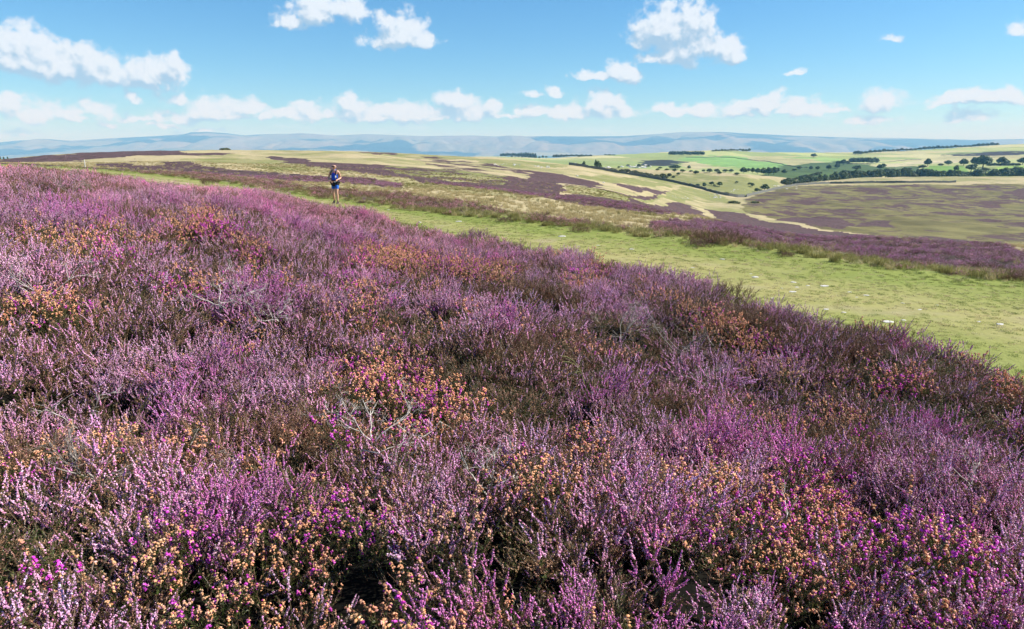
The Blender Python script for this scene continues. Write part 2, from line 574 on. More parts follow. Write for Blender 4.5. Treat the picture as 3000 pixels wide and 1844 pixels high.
RIGHT_HILL = c4((480, 560), (700, 500), (900, 478), (1500, 466), (3300, 470), (3300, 960), (2200, 920), (1500, 860), (1000, 790), (650, 720), (400, 640))
RH_PALE = c4((1450, 700), (2000, 690), (2300, 760), (2000, 860), (1600, 830))
GREEN_POLYS = [
    (c3((0, 375), (500, 452), (900, 512), (1400, 592), (1700, 640), (1400, 610), (800, 530), (0, 450)), .35),
    (c3((1600, 540), (1650, 500), (1900, 520), (2300, 575), (2200, 600), (1800, 575)), .6),
    (c3((1700, 420), (1950, 410), (2300, 460), (2380, 490), (1960, 462)), .85),
    (c3((900, 285), (1300, 300), (1640, 330), (1600, 350), (1300, 352), (1050, 322)), .75),
    (c4((0, 480), (300, 560), (340, 600), (100, 590), (-200, 570)), .75),
    (c3((2300, 530), (2460, 520), (2600, 570), (2460, 590)), .8),
    (c1((1250, 400), (1450, 400), (1500, 450), (1250, 445)), .9),
    (c1((1300, 290), (1700, 285), (2200, 330), (2460, 375), (2460, 400), (1900, 370), (1400, 320)), .5),
    (c4((0, 385), (450, 410), (640, 435), (700, 470), (440, 560), (200, 505), (-400, 420)), .75),
    (c4((1050, 790), (1500, 830), (1900, 900), (1500, 875)), .6),
]
SPECKLE = c3((300, 340), (620, 365), (1000, 400), (1200, 435), (1150, 480), (800, 450), (400, 390))
FIELD_POLYS = [       # (polygon, linear colour)
    (c4((110, 262), (350, 262), (900, 352), (480, 362), (330, 342), (-60, 292)), (.17, .30, .085)),
    (c4((0, 322), (150, 322), (340, 356), (0, 352)), (.33, .30, .16)),
    (c4((640, 285), (900, 266), (1180, 288), (1200, 306), (900, 302)), (.22, .32, .10)),
    (c4((350, 265), (900, 285), (1150, 320), (1000, 335), (800, 338)), (.32, .31, .15)),
    (c6((1380, 335), (1620, 262), (1900, 268), (2000, 335), (1700, 350)), (.15, .26, .05)),
    (c6((2120, 335), (2250, 275), (2600, 255), (2600, 320), (2200, 315)), (.22, .33, .07)),
    (c6((1020, 275), (1500, 232), (1900, 215), (1900, 235), (1500, 262), (1100, 285)), (.40, .36, .22)),
    (c6((1680, 178), (2100, 145), (2600, 130), (2600, 165), (2200, 182)), (.035, .028, .026)),
    (c5((1080, 255), (1200, 210), (1400, 200), (1540, 215), (1600, 235), (1750, 240), (1600, 255), (1250, 280)), (.03, .032, .025)),  # heath with cloud shadow painted into its ground colour
    (c6((100, 350), (500, 300), (900, 290), (1500, 270), (1500, 360), (900, 360), (300, 400)), (.055, .095, .03)),
    (c4((700, 340), (1150, 300), (1400, 340), (1400, 420), (1000, 440), (700, 440), (560, 400)), (.06, .10, .03)),
]

STRAW = np.array((0.3885, 0.3241, 0.186))
STRAW2 = np.array((0.2593, 0.2354, 0.1078))
GREEN = np.array((0.1481, 0.1776, 0.0512))
LUSH = np.array((0.1885, 0.2232, 0.0521))
OLIVE = np.array((0.174, 0.1436, 0.0653))


def cover(X, Y, Z):
    """heather probability, grass colour and a heather tint for every point"""
    px, py = project(X, Y, base(X, Y))
    ye, yn, yf, yc = (line_y(i, X, Y) for i in (I_EDGE, I_PNEAR, I_PFAR, I_CREST))
    jx = px + (fbm(X / 16, Y / 16, 51, 5, .62) - .5) * 60
    jy = py + (fbm(X / 16 + 40, Y / 16, 52, 5, .62) - .5) * 15 * np.clip(120 / np.maximum(Y, 60), .35, 1)
    hp = np.zeros(X.shape)
    gr = np.zeros(X.shape)
    mid = (Y > yc * .8) & (Y < 900)
    for poly, p in HEATHER_POLYS:
        hp = np.where(mid & inside(jx, jy, poly), np.maximum(hp, p), hp)
    sp = inside(jx, jy, SPECKLE)
    hp = np.where(sp, .56, hp)
    rh = mid & inside(jx, jy, RIGHT_HILL)
    hp = np.where(rh & (hp < .5), np.where(inside(jx, jy, RH_PALE), .34, .53), hp)
    for poly, p in GREEN_POLYS:
        gr = np.where((Y > yc) & inside(jx, jy, poly), np.maximum(gr, p), gr)
    gr = np.where(sp, 1, gr)
    n1 = fbm(X / 60, Y / 60, 61, 4)
    n2 = fbm(X / 11, Y / 11, 62, 4)
    gm = np.clip(gr + (n1 - .5) * 1.6 + (n2 - .5) * 1.4 + .34, 0, 1)[..., None]
    col = STRAW * (1 - gm) + (GREEN * .6 + STRAW2 * .4) * gm
    col = np.where(rh[..., None], (OLIVE * (1 - .5 * n1[..., None]) + .5 * STRAW2 * n1[..., None]) * np.array((.92, .98, .85)) * (.45 + .75 * n2[..., None]), col)
    # the green track and its verges
    tr = sstep(Y, yn - 1.2, yn) * (1 - sstep(Y, yf, yf + np.maximum(3, (yc - yf) * .6)))
    n3 = fbm(X / 2.6, Y / 1.3, 63, 4)
    mid_t = np.clip((Y - yn) / np.maximum(yf - yn, .1), 0, 1)
    wear = np.exp(-((mid_t - .38) / .30) ** 2) * .68
    tg = np.clip(.86 - wear + (n3 - .5) * 1.1 + .25 * sstep(mid_t, .6, .95), 0, 1)[..., None]
    tcol = np.array((0.2958, 0.2741, 0.1044)) * (1 - tg) + LUSH * tg
    bare = np.clip((fbm(X / 1.1, Y / .8, 66, 4) - .60) * 5, 0, 1)[..., None] * wear[..., None]
    tcol = tcol * (1 - bare * .7) + np.array((.34, .28, .19)) * bare * .7
    col = col * (1 - tr[..., None]) + tcol * tr[..., None]
    # verge of heather beyond the track
    fr = sstep(Y, yf + .6, yf + 2.0) * (1 - sstep(Y, yc * .8 + .25 * yc * (px > 1900), yc * .9 + .25 * yc * (px > 1900)))
    col = col * (1 - .75 * fr[..., None]) + np.array((.20, .185, .085)) * .75 * fr[..., None]
    hp = np.maximum(hp, fr * (.30 + .45 * sstep(Y, yf + .8, yf + 3.5) ))
    # fields, one tone for each of many cells
    ff = Y > 950
    cw = 190.0
    cx_, cy_ = np.floor(X / cw + .3 * np.sin(Y / 300)), np.floor(Y / (cw * 1.6) + .25 * np.sin(X / 260))
    t = _hash(cx_, cy_, 71)
    fcol = np.where((t < .45)[..., None], np.array((.36, .34, .17)), np.where((t < .75)[..., None], np.array((.23, .28, .10)), np.array((.30, .33, .13))))
    fcol = fcol * (.8 + .4 * _hash(cx_, cy_, 72))[..., None]
    pl = (Y > 4200)
    t3 = fbm(X / 420, Y / 900, 73, 4)[..., None]
    fcol = np.where(pl[..., None], np.where(t3 > .53, np.array((.30, .31, .16)), np.array((.08, .12, .05))) * (.7 + .6 * t3), fcol)
    col = np.where(ff[..., None], fcol, col)
    for poly, cc in FIELD_POLYS:
        col = np.where((ff & (Y < 4000) & inside(px + (fbm(X / 60, Y / 60, 76, 4) - .5) * 40, py + (fbm(X / 60, Y / 60 + 9, 77, 4) - .5) * 14, poly))[..., None], np.array(cc) * (.7 + .6 * n1[..., None]), col)
    hp = np.where(ff, 0, hp)
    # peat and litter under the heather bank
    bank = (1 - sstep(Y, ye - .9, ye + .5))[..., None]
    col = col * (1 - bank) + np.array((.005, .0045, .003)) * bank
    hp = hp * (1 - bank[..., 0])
    trk = sstep(Y, yn - .8, yn) * (1 - sstep(Y, yf - .3, yf + .8))
    hp = hp * (1 - trk) - trk
    return hp, np.clip(col, 0, 1), px, py


def mat_new(name):
    m = bpy.data.materials.new(name)
    m.use_nodes = True
    T = NT(m.node_tree)
    b = T.n['Principled BSDF']
    return m, T, b


def mat_ground():
    m, T, b = mat_new('moor_ground')
    pos = T.new('ShaderNodeNewGeometry').outputs['Position']
    tone = T.new('ShaderNodeAttribute', attribute_name='col').outputs['Color']
    hp = T.new('ShaderNodeAttribute', attribute_name='heather').outputs['Fac']
    flat = T.v('MULTIPLY', pos, (1, 1, .2))
    n1 = T.noise(flat, .058, 10, .70)
    n2 = T.noise(flat, 1.3, 6, .65)
    n3 = T.noise(flat, .9, 8, .7)
    n4 = T.noise(flat, 14, 4, .6)
    n5 = T.noise(flat, .02, 3, .5)
    mask = T.step(T.m('ADD', hp, T.m('MULTIPLY', T.m('SUBTRACT', n1, .5), 1.9)), .48, .64)
    hc = T.mix(T.step(n3, .38, .62), rgb(.045, .034, .027), rgb(.120, .070, .080))
    hc = T.mix(T.step(n5, .4, .65), hc, T.mix(.55, hc, rgb(.085, .05, .05)))
    hc = T.mix(T.step(n2, .58, .75), hc, rgb(.115, .10, .045))
    var = T.m('ADD', .62, T.m('MULTIPLY', n2, .76))
    var = T.m('MULTIPLY', var, T.m('ADD', .72, T.m('MULTIPLY', n4, .56)))
    calm = T.step(hp, -1.0, -.2, .42, 1.0)
    var = T.m('ADD', 1.0, T.m('MULTIPLY', T.m('SUBTRACT', var, 1.0), calm))
    g = T.mix(1.0, tone, T.new('ShaderNodeCombineColor').outputs[0], 'MULTIPLY')
    cc = g.node.inputs[7].links[0].from_node
    for i in range(3):
        T.put(cc.inputs[i], var)
    c = T.mix(mask, g, hc)
    T.l.new(c, b.inputs['Base Color'])
    b.inputs['Roughness'].default_value = .95
    b.inputs['Specular IOR Level'].default_value = .12
    bump = T.new('ShaderNodeBump')
    T.put(bump.inputs['Strength'], T.m('MULTIPLY', calm, .7))
    bump.inputs['Distance'].default_value = .25
    T.put(bump.inputs['Height'], T.m('ADD', n2, T.m('MULTIPLY', mask, .6)))
    T.l.new(bump.outputs[0], b.inputs['Normal'])
    return m


def grid_faces(nr, nc):
    i = np.arange(nr - 1)[:, None] * nc + np.arange(nc - 1)[None]
    return np.stack([i, i + 1, i + nc + 1, i + nc], -1).reshape(-1, 4)


def build_ground():
    NC = 1300
    rows = [6, 60, 110, 26, 50, 40, 120, 150, 120, 14, 60, 60, 80, 90, 16, 30, 50, 12]
    wc = np.linspace(-1.12, 1.12, NC)
    YW = np.stack([np.interp(wc, WT, YT[i]) for i in range(K)])
    Ys = []
    for i, n in enumerate(rows):
        f = (np.arange(n) / n)[:, None]
        a, b = YW[i][None], YW[i + 1][None]
        Ys.append(np.where(a > .9, np.maximum(a, 1e-3) * (b / np.maximum(a, 1e-3)) ** f, a + (b - a) * f))
    Ys.append(YW[-1][None])
    Y = np.concatenate(Ys)
    X = wc[None] * (Y + W0)
    Z = ground(X, Y)
    hp, col, _, _ = cover(X, Y, Z)
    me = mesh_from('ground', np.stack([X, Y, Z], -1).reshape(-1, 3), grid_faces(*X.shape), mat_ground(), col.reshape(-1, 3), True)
    a = me.attributes.new('heather', 'FLOAT', 'POINT')
    a.data.foreach_set('value', hp.astype(np.float32).ravel())
    o = obj('ground', me)
    tag(o, 'moorland hills with straw grass, purple heather patches, green track and far fields', 'ground', kind='structure')


build_ground()

# ------------------------------------------------------------------ far fells
SKYLINE = [(-900, 425), (-400, 420), (0, 417), (49, 412), (130, 408), (211, 412), (325, 405), (455, 399), (537, 394), (559, 388), (608, 387), (667, 391), (715, 397),
           (780, 393), (849, 392), (878, 390), (914, 392), (979, 397), (1076, 393), (1190, 397), (1239, 399), (1385, 397), (1450, 400), (1499, 397),
           (1541, 400), (1600, 399), (1700, 400), (1833, 399), (1920, 393), (2000, 387), (2122, 387), (2183, 391), (2325, 398), (2488, 403), (2610, 404),
           (2732, 407), (2854, 410), (3000, 407), (3400, 410), (3900, 415)]


def build_fells():
    NC, NR = 1200, 150
    kx = np.array([x_at(p, q, 1.0) for p, q in SKYLINE])
    kz = np.array([slope(q) * 22000 for p, q in SKYLINE])
    u = np.linspace(-1.0, 1.0, NC)
    top = np.interp(u, kx, kz)
    t = np.linspace(0, 1, NR)[:, None]
    Y = 14500 + 9500 * t + 0 * u[None]
    X = u[None] * Y
    tt = np.clip((Y - 14500) / 7500, 0, 1)
    prof = sstep(tt, .0, 1.0) * .78 + .22 * sstep(tt, .25, .6)
    gul = np.abs(fbm(X / 1900 + 3, Y / 5200, 81, 4) - .5) * 2
    gul2 = np.abs(fbm(X / 800 + 9, Y / 1800, 84, 4) - .5) * 2
    rel = sstep(tt, .1, .45) * (1 - sstep(tt, .58, .92))
    Z = -212 + (top[None] + 205) * prof + rel * ((gul - .25) * 280 + (gul2 - .25) * 110)
    Z = Z + sstep(tt, .98, 1.0) * 0 - np.clip(Y - 22000, 0, None) * .10 + 0
    foot = np.exp(-((tt - .22) / .12) ** 2) * np.clip(fbm(X / 2600, Y * 0 + 2, 88, 2) - .45, 0, 1) * 420
    Z = Z + foot
    n = fbm(X / 1500, Y / 1500, 91, 4)[..., None]
    dark = sstep(fbm(X / 1700 + 5, Y / 1000 + 2, 93, 4), .51, .57)[..., None] * sstep(tt, .12, .3)[..., None]  # dark patches imitate cloud shadow, put into the fell colour
    low = (1 - sstep(tt, .12, .34))[..., None]
    col = np.array((.215, .18, .14)) * (1 - n) + np.array((.135, .15, .095)) * n
    cell = (_hash(np.floor(X / 420), np.floor(Y / 600), 95) > .55)[..., None]
    col = col * (1 - low) + np.where(cell, np.array((.24, .26, .12)), np.array((.06, .10, .04))) * low
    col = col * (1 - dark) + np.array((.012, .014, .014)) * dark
    m, T, b = mat_new('fell_side')
    a = T.new('ShaderNodeAttribute', attribute_name='col').outputs['Color']
    pos = T.new('ShaderNodeNewGeometry').outputs['Position']
    nn = T.noise(pos, .004, 6, .6)
    T.l.new(T.mix(T.step(nn, .35, .7, 0, .5), a, T.mix(1.0, a, rgb(.55, .5, .5), 'MULTIPLY')), b.inputs['Base Color'])
    b.inputs['Roughness'].default_value = 1
    b.inputs['Specular IOR Level'].default_value = 0
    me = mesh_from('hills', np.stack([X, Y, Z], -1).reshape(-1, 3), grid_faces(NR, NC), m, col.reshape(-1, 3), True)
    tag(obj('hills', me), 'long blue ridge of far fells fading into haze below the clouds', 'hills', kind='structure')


build_fells()

# ------------------------------------------------------------------ plants: materials and small prototypes
def mat_plant(name, transl=.3, rough=.6, spec=.3, tint=True):
    m, T, b = mat_new(name)
    c = T.new('ShaderNodeAttribute', attribute_name='col').outputs['Color']
    if tint:
        t = T.new('ShaderNodeAttribute', attribute_name='tint')
        t.attribute_type = 'INSTANCER'
        c = T.mix(1.0, c, t.outputs['Color'], 'MULTIPLY')
    T.l.new(c, b.inputs['Base Color'])
    b.inputs['Roughness'].default_value = rough
    b.inputs['Specular IOR Level'].default_value = spec
    tr = T.new('ShaderNodeBsdfTranslucent')
    T.l.new(c, tr.inputs[0])
    mx = T.new('ShaderNodeMixShader')
    mx.inputs[0].default_value = transl
    T.l.new(b.outputs[0], mx.inputs[1])
    T.l.new(tr.outputs[0], mx.inputs[2])
    T.l.new(mx.outputs[0], T.n['Material Output'].inputs[0])
    return m


M_PLANT = mat_plant('heather_plant', .26, .42, .45)
M_GRASS = mat_plant('grass_blades', .35, .6, .2)
M_BUSH = mat_plant('heather_bush', .28, .65, .25, tint=False)

OCT = np.array([(0, 0, .55), (.36, 0, 0), (0, .36, 0), (-.36, 0, 0), (0, -.36, 0), (0, 0, -.45)])
OCTF = np.array([(0, 1, 2), (0, 2, 3), (0, 3, 4), (0, 4, 1), (5, 2, 1), (5, 3, 2), (5, 4, 3), (5, 1, 4)])
_a5 = np.arange(5) * 2 * pi / 5
BELL = np.array([(0, 0, -.5)] + [(.30 * cos(a), .30 * sin(a), -.22) for a in _a5] + [(.25 * cos(a + .6), .25 * sin(a + .6), .2) for a in _a5] + [(0, 0, .55)])
BELLF = np.array([(0, 1 + (j + 1) % 5, 1 + j) for j in range(5)] + [(1 + j, 1 + (j + 1) % 5, 6 + j) for j in range(5)]
                 + [(1 + (j + 1) % 5, 6 + (j + 1) % 5, 6 + j) for j in range(5)] + [(6 + j, 6 + (j + 1) % 5, 11) for j in range(5)])
LEAF = np.array([(-.13, 0, 0), (.13, 0, 0), (.06, .06, .62), (0, 0, 1.)])
LEAFF = np.array([(0, 1, 2), (0, 2, 3)])


def mixcol(r, n, a, b, spread=.2):
    t = r.random((n, 1))
    c = np.array(a) * (1 - t) + np.array(b) * t
    return np.clip(c * (1 + (r.random((n, 1)) - .5) * 2 * spread), 0, 1)


def shoots(r, n_main, height, spread, n_sub, lean=.5, sub=(.20, .22)):
    """polyline shoots of one spray: list of (points, is_tip)"""
    out = []
    for i in range(n_main):
        a = r.random() * 2 * pi
        tilt = spread * math.sqrt(r.random())
        d = np.array([cos(a) * sin(tilt), sin(a) * sin(tilt), cos(tilt)])
        L = height * (.75 + .4 * r.random())
        b0 = np.array([cos(a), sin(a), 0]) * .02 * r.random()
        ts = np.linspace(0, 1, 6)[:, None]
        bend = np.array([0, 0, 1.]) * .12 * L
        P = b0 + d * L * ts + bend * ts ** 2 + np.cumsum((r.random((6, 3)) - .5) * .012, 0)
        out.append((P, False))
        for k in range(n_sub):
            s0 = P[2 + int(r.random() * 3)] * (.9 + .1 * r.random())
            a2 = r.random() * 2 * pi
            d2 = d * .62 + np.array([cos(a2), sin(a2), .45]) * .72
            d2 /= np.linalg.norm(d2)
            L2 = L * (sub[0] + sub[1] * r.random())
            t2 = np.linspace(0, 1, 5)[:, None]
            Q = s0 + d2 * L2 * t2 + np.array([0, 0, .22]) * L2 * t2 ** 2 + np.cumsum((r.random((5, 3)) - .5) * .011, 0)
            out.append((Q, True))
        out.append((P[3:], True))
    return out


def along(P, f):
    i = np.clip(f * (len(P) - 1), 0, len(P) - 1.001)
    k = i.astype(int)
    g = (i - k)[:, None]
    pos = P[k] * (1 - g) + P[k + 1] * g
    d = P[k + 1] - P[k]
    return pos, d / (np.linalg.norm(d, axis=1)[:, None] + 1e-9)


def leaves(mb, r, P, n, size, ca, cb, lo=0., hi=1.):
    f = lo + (hi - lo) * r.random(n)
    pos, d = along(P, f)
    rad = r.normal(size=(n, 3))
    rad -= (rad * d).sum(1)[:, None] * d
    rad /= np.linalg.norm(rad, axis=1)[:, None]
    R = frames(d * .75 + rad * .8, r.random(n) * 6.28) * (size * (.6 + .8 * r.random(n)))[:, None, None]
    mb.many(LEAF, LEAFF, R, pos, mixcol(r, n, ca, cb))


LILAC = ((.74, .27, .54), (.96, .64, .85))
PURPLE = ((.69, .16, .50), (.86, .38, .74))
DRY = ((.30, .15, .09), (.54, .33, .22))
GR1 = ((.034, .058, .011), (.12, .155, .032))
GRB = ((.075, .048, .02), (.19, .115, .05))
WOOD = ((.07, .042, .030), (.20, .125, .085))


def ling(seed, n_main=7, height=.25, spread=.98, n_sub=6, fl=30, bloom=1.0, tone=LILAC, lf=(GR1, GRB), fsize=.0076, mb=None, at=None):
    r = np.random.default_rng(seed)
    own = mb is None
    mb = mb or MB()
    for P, tip in shoots(r, n_main, height, spread, n_sub):
        if at is not None:
            P = P + at
        mb.tube(P, np.linspace(.0022, .0008, len(P)) if not tip else .0009, mixcol(r, 1, *WOOD)[0], 3, False)
        if not tip:
            leaves(mb, r, P, 26, .010, *lf[r.integers(len(lf))], lo=.35)
            continue
        leaves(mb, r, P, 30, .0085, *lf[r.integers(len(lf))])
        b = r.random()
        if b < bloom:
            lo = .25 + .2 * r.random()
            n = int(fl * (.7 + .5 * r.random()))
            cols = mixcol(r, n, *tone)
        elif b < bloom + .35:
            lo = .3
            n = int(fl * .55)
            cols = mixcol(r, n, *DRY)
        else:
            continue
        f = lo + (1 - lo) * np.sort(r.random(n))
        pos, d = along(P, f)
        rad = r.normal(size=(n, 3))
        rad -= (rad * d).sum(1)[:, None] * d
        rad /= np.linalg.norm(rad, axis=1)[:, None]
        pos = pos + rad * (.0036 * (1.15 - f))[:, None] * 1.1
        R = frames(rad - d * .35 + np.array([0, 0, -.45]), r.random(n) * 6.28) * (fsize * (.75 + .5 * r.random(n)) * (1.12 - .35 * f))[:, None, None]
        w = r.random(n) < .16
        cols[w] = cols[w] * .5 + np.array((.46, .26, .15)) * .5
        mb.many(OCT, OCTF, R, pos, cols)
    return mb if not own else mb.mesh('ling', M_PLANT)


def bell(seed, n_main=7, height=.25, spread=.75, n_sub=4, magenta=.2):
    r = np.random.default_rng(seed)
    mb = MB()
    for P, tip in shoots(r, n_main, height, spread, n_sub):
        mb.tube(P, .0011, mixcol(r, 1, *WOOD)[0], 3, False)
        leaves(mb, r, P, 44, .0095, (.04, .065, .014), (.11, .13, .03), lo=.25 if not tip else 0)
        if not tip or r.random() < .12:
            continue
        n = 6 + int(r.random() * 9)
        f = 1 - .28 * r.random(n) ** 1.3
        pos, d = along(P, f)
        rad = r.normal(size=(n, 3))
        rad -= (rad * d).sum(1)[:, None] * d
        rad /= np.linalg.norm(rad, axis=1)[:, None]
        pos = pos + rad * .0045
        R = frames(rad * .9 - np.array([0, 0, .35]) + d * .2, r.random(n) * 6.28) * (.0098 * (.75 + .5 * r.random(n)))[:, None, None]
        if r.random() < magenta:
            c = mixcol(r, n, (.55, .02, .44), (.84, .13, .70))
            o_ = r.random(n) < .25
        else:
            c = mixcol(r, n, (.72, .34, .16), (.86, .50, .29))
            o_ = r.random(n) < .06
            c[o_] = (.50, .04, .40)
            o_ = r.random(n) < .15
        c[o_] = mixcol(r, int(o_.sum()), (.76, .34, .24), (.80, .42, .38))
        mb.many(BELL, BELLF, R, pos, c)
    return mb.mesh('bell_heather', M_PLANT)


def grass_tuft(seed, n, h, spread, ca, cb, width=.0022, foot=.03):
    r = np.random.default_rng(seed)
    mb = MB()
    for i in range(n):
        a, q = r.random() * 6.28, math.sqrt(r.random()) * foot
        b0 = np.array([cos(a) * q, sin(a) * q, -.004])
        a2 = r.random() * 6.28
        d = np.array([cos(a2), sin(a2), 0])
        L = h * (.5 + .8 * r.random())
        lean = spread * r.random()
        s = np.array([-d[1], d[0], 0]) * width * (.7 + .6 * r.random())
        p1 = b0 + np.array([0, 0, 1]) * L * .6 + d * L * lean * .35
        p2 = b0 + np.array([0, 0, 1]) * L * (1 - .35 * lean) + d * L * lean
        c = mixcol(r, 1, ca, cb)[0]
        mb.add([b0 - s, b0 + s, p1 - s * .7, p1 + s * .7, p2], [(0, 1, 3), (0, 3, 2), (2, 3, 4)], c)
    return mb.mesh('grass', M_GRASS)


class Protos:
    """meshes kept in a collection that is only read by the scattering nodes"""
    def __init__(s, name):
        s.c = bpy.data.collections.new(name)
        s.n = 0

    def add(s, me):
        o = bpy.data.objects.new('%s_%02d' % (s.c.name, s.n), me)
        s.c.objects.link(o)
        s.n += 1
        return s.n - 1


def scatter(name, protos, P, rot, scl, idx, tint, label, cat):
    me = bpy.data.meshes.new(name)
    n = len(P)
    me.vertices.add(n)
    me.vertices.foreach_set('co', np.asarray(P, np.float32).ravel())
    for an, ty, key, arr in (('rot', 'FLOAT_VECTOR', 'vector', rot), ('scl', 'FLOAT_VECTOR', 'vector', scl), ('tint', 'FLOAT_VECTOR', 'vector', tint)):
        me.attributes.new(an, ty, 'POINT').data.foreach_set(key, np.asarray(arr, np.float32).ravel())
    me.attributes.new('idx', 'INT', 'POINT').data.foreach_set('value', np.asarray(idx, np.int32).ravel())
    o = obj(name, me)
    g = bpy.data.node_groups.new(name + '_scatter', 'GeometryNodeTree')
    g.interface.new_socket('Geometry', in_out='INPUT', socket_type='NodeSocketGeometry')
    g.interface.new_socket('Geometry', in_out='OUTPUT', socket_type='NodeSocketGeometry')
    N, L = g.nodes, g.links
    gi, go = N.new('NodeGroupInput'), N.new('NodeGroupOutput')
    ci = N.new('GeometryNodeCollectionInfo')
    ci.inputs[0].default_value = protos.c
    ci.inputs[1].default_value = True
    ci.inputs[2].default_value = True
    iop = N.new('GeometryNodeInstanceOnPoints')
    iop.inputs['Pick Instance'].default_value = True

    def att(nm, ty):
        a = N.new('GeometryNodeInputNamedAttribute')
        a.data_type = ty
        a.inputs[0].default_value = nm
        return a.outputs[0]
    L.new(gi.outputs[0], iop.inputs['Points'])
    L.new(ci.outputs[0], iop.inputs['Instance'])
    L.new(att('idx', 'INT'), iop.inputs['Instance Index'])
    L.new(att('rot', 'FLOAT_VECTOR'), iop.inputs['Rotation'])
    L.new(att('scl', 'FLOAT_VECTOR'), iop.inputs['Scale'])
    L.new(iop.outputs[0], go.inputs[0])
    md = o.modifiers.new('scatter', 'NODES')
    md.node_group = g
    tag(o, label, cat, kind='stuff')
    return o


# ------------------------------------------------------------------ the heather bank in the foreground
# patches seen in the photograph: x, y, rx, ry, strength
ORANGE = [(100, 683, 110, 30, .8), (159, 819, 120, 40, .9), (40, 850, 60, 40, .9), (198, 860, 90, 30, .8), (329, 807, 80, 28, .7), (516, 827, 110, 30, .7),
          (595, 1156, 60, 50, .9), (545, 1195, 50, 45, .8), (774, 906, 60, 30, .6), (581, 659, 70, 22, .9), (1178, 760, 120, 30, .8), (1356, 779, 120, 26, .7),
          (1039, 898, 90, 50, .9), (960, 950, 70, 40, .8), (1050, 1069, 90, 50, .9), (1178, 1097, 110, 45, .9), (1237, 1168, 90, 40, .8), (1330, 1120, 60, 35, .7),
          (1713, 819, 60, 25, .6), (2083, 934, 70, 28, .9), (2171, 958, 60, 30, .8), (2254, 1051, 70, 40, .6), (2419, 1202, 50, 40, .5), (2155, 1457, 90, 60, .8),
          (2283, 1410, 80, 50, .7), (2411, 1476, 90, 60, .8), (2466, 1611, 90, 60, .8), (2668, 1575, 80, 50, .7), (2760, 1677, 80, 60, .7), (2814, 1765, 90, 60, .8),
          (2440, 1780, 80, 60, .7), (1230, 1812, 80, 60, .7), (1028, 1420, 110, 50, .8), (1211, 1516, 70, 50, .6), (1365, 1439, 50, 40, .6), (1390, 1600, 70, 50, .6),
          (304, 1589, 50, 40, .6), (439, 1541, 50, 40, .6), (1500, 1720, 90, 60, .6), (1700, 1260, 80, 60, .4), (2880, 1480, 90, 60, .6), (1090, 620 + 110, 60, 20, .5), (80, 995, 70, 35, .5), (1560, 1340, 60, 40, .4), (1480, 1720, 260, 110, .5), (2850, 1600, 200, 160, .6), (900, 1540, 120, 80, .6)]
DARKP = [(163, 553, 70, 26, .8), (430, 582, 55, 16, .8), (570, 620, 60, 20, .5), (300, 770, 120, 40, .6), (1336, 1060, 110, 70, .9), (1500, 1085, 110, 50, .8), (1733, 1065, 90, 40, .8),
         (1217, 898, 110, 45, .7), (1540, 1512, 110, 50, .9), (973, 1556, 60, 50, .7), (955, 1757, 90, 70, .8), (604, 1465, 90, 60, .9), (230, 1465, 100, 70, .9),
         (330, 1330, 130, 70, .6), (2173, 1720, 160, 110, .75), (1880, 1560, 120, 70, .4), (1960, 1000, 100, 50, .5), (2100, 860, 80, 30, .5), (700, 850, 60, 40, .5), (750, 700, 80, 25, .4),
         (1650, 1440, 150, 70, .6), (1850, 1650, 90, 70, .5), (480, 640, 40, 20, .5), (1450, 960, 120, 40, .4), (2000, 1130, 110, 50, .5), (2650, 1050, 160, 40, .5), (680, 1640, 70, 60, .7)]
RICH = [(1120, 560, 200, 20, 0), (500, 1250, 200, 120, .7), (1050, 1330, 170, 90, .8), (150, 1050, 200, 120, .6), (400, 950, 260, 80, .5), (1560, 900, 180, 60, .6), (300, 600, 300, 30, .7),
        (1390, 700, 60, 22, .9), (1150, 1620, 200, 120, .5), (700, 1700, 250, 120, .5), (1650, 1720, 250, 100, .5), (2350, 1050, 160, 60, .5), (2800, 1200, 200, 90, .4), (730, 620, 180, 40, .6), (350, 1150, 60, 60, .8)]


def blob(px, py, L):
    v = np.zeros(px.shape)
    for x, y, rx, ry, s_ in L:
        d = ((px - x) / rx) ** 2 + ((py - y) / ry) ** 2
        v = np.maximum(v, s_ * np.exp(-d * .8))
    return v


def normals(P):
    e = .12
    x, y = P[:, 0], P[:, 1]
    gx = (ground(x + e, y) - ground(x - e, y)) / (2 * e)
    gy = (ground(x, y + e) - ground(x, y - e)) / (2 * e)
    return gx, gy


def sample(y0, y1, dens, wmax=1.02):
    """uniform points on the fan between two distances"""
    area = wmax * ((y1 + W0) ** 2 - (y0 + W0) ** 2)
    n = int(area * dens)
    Y = np.sqrt((y0 + W0) ** 2 + rng.random(n) * ((y1 + W0) ** 2 - (y0 + W0) ** 2)) - W0
    X = (rng.random(n) * 2 - 1) * wmax * (Y + W0)
    return X, Y


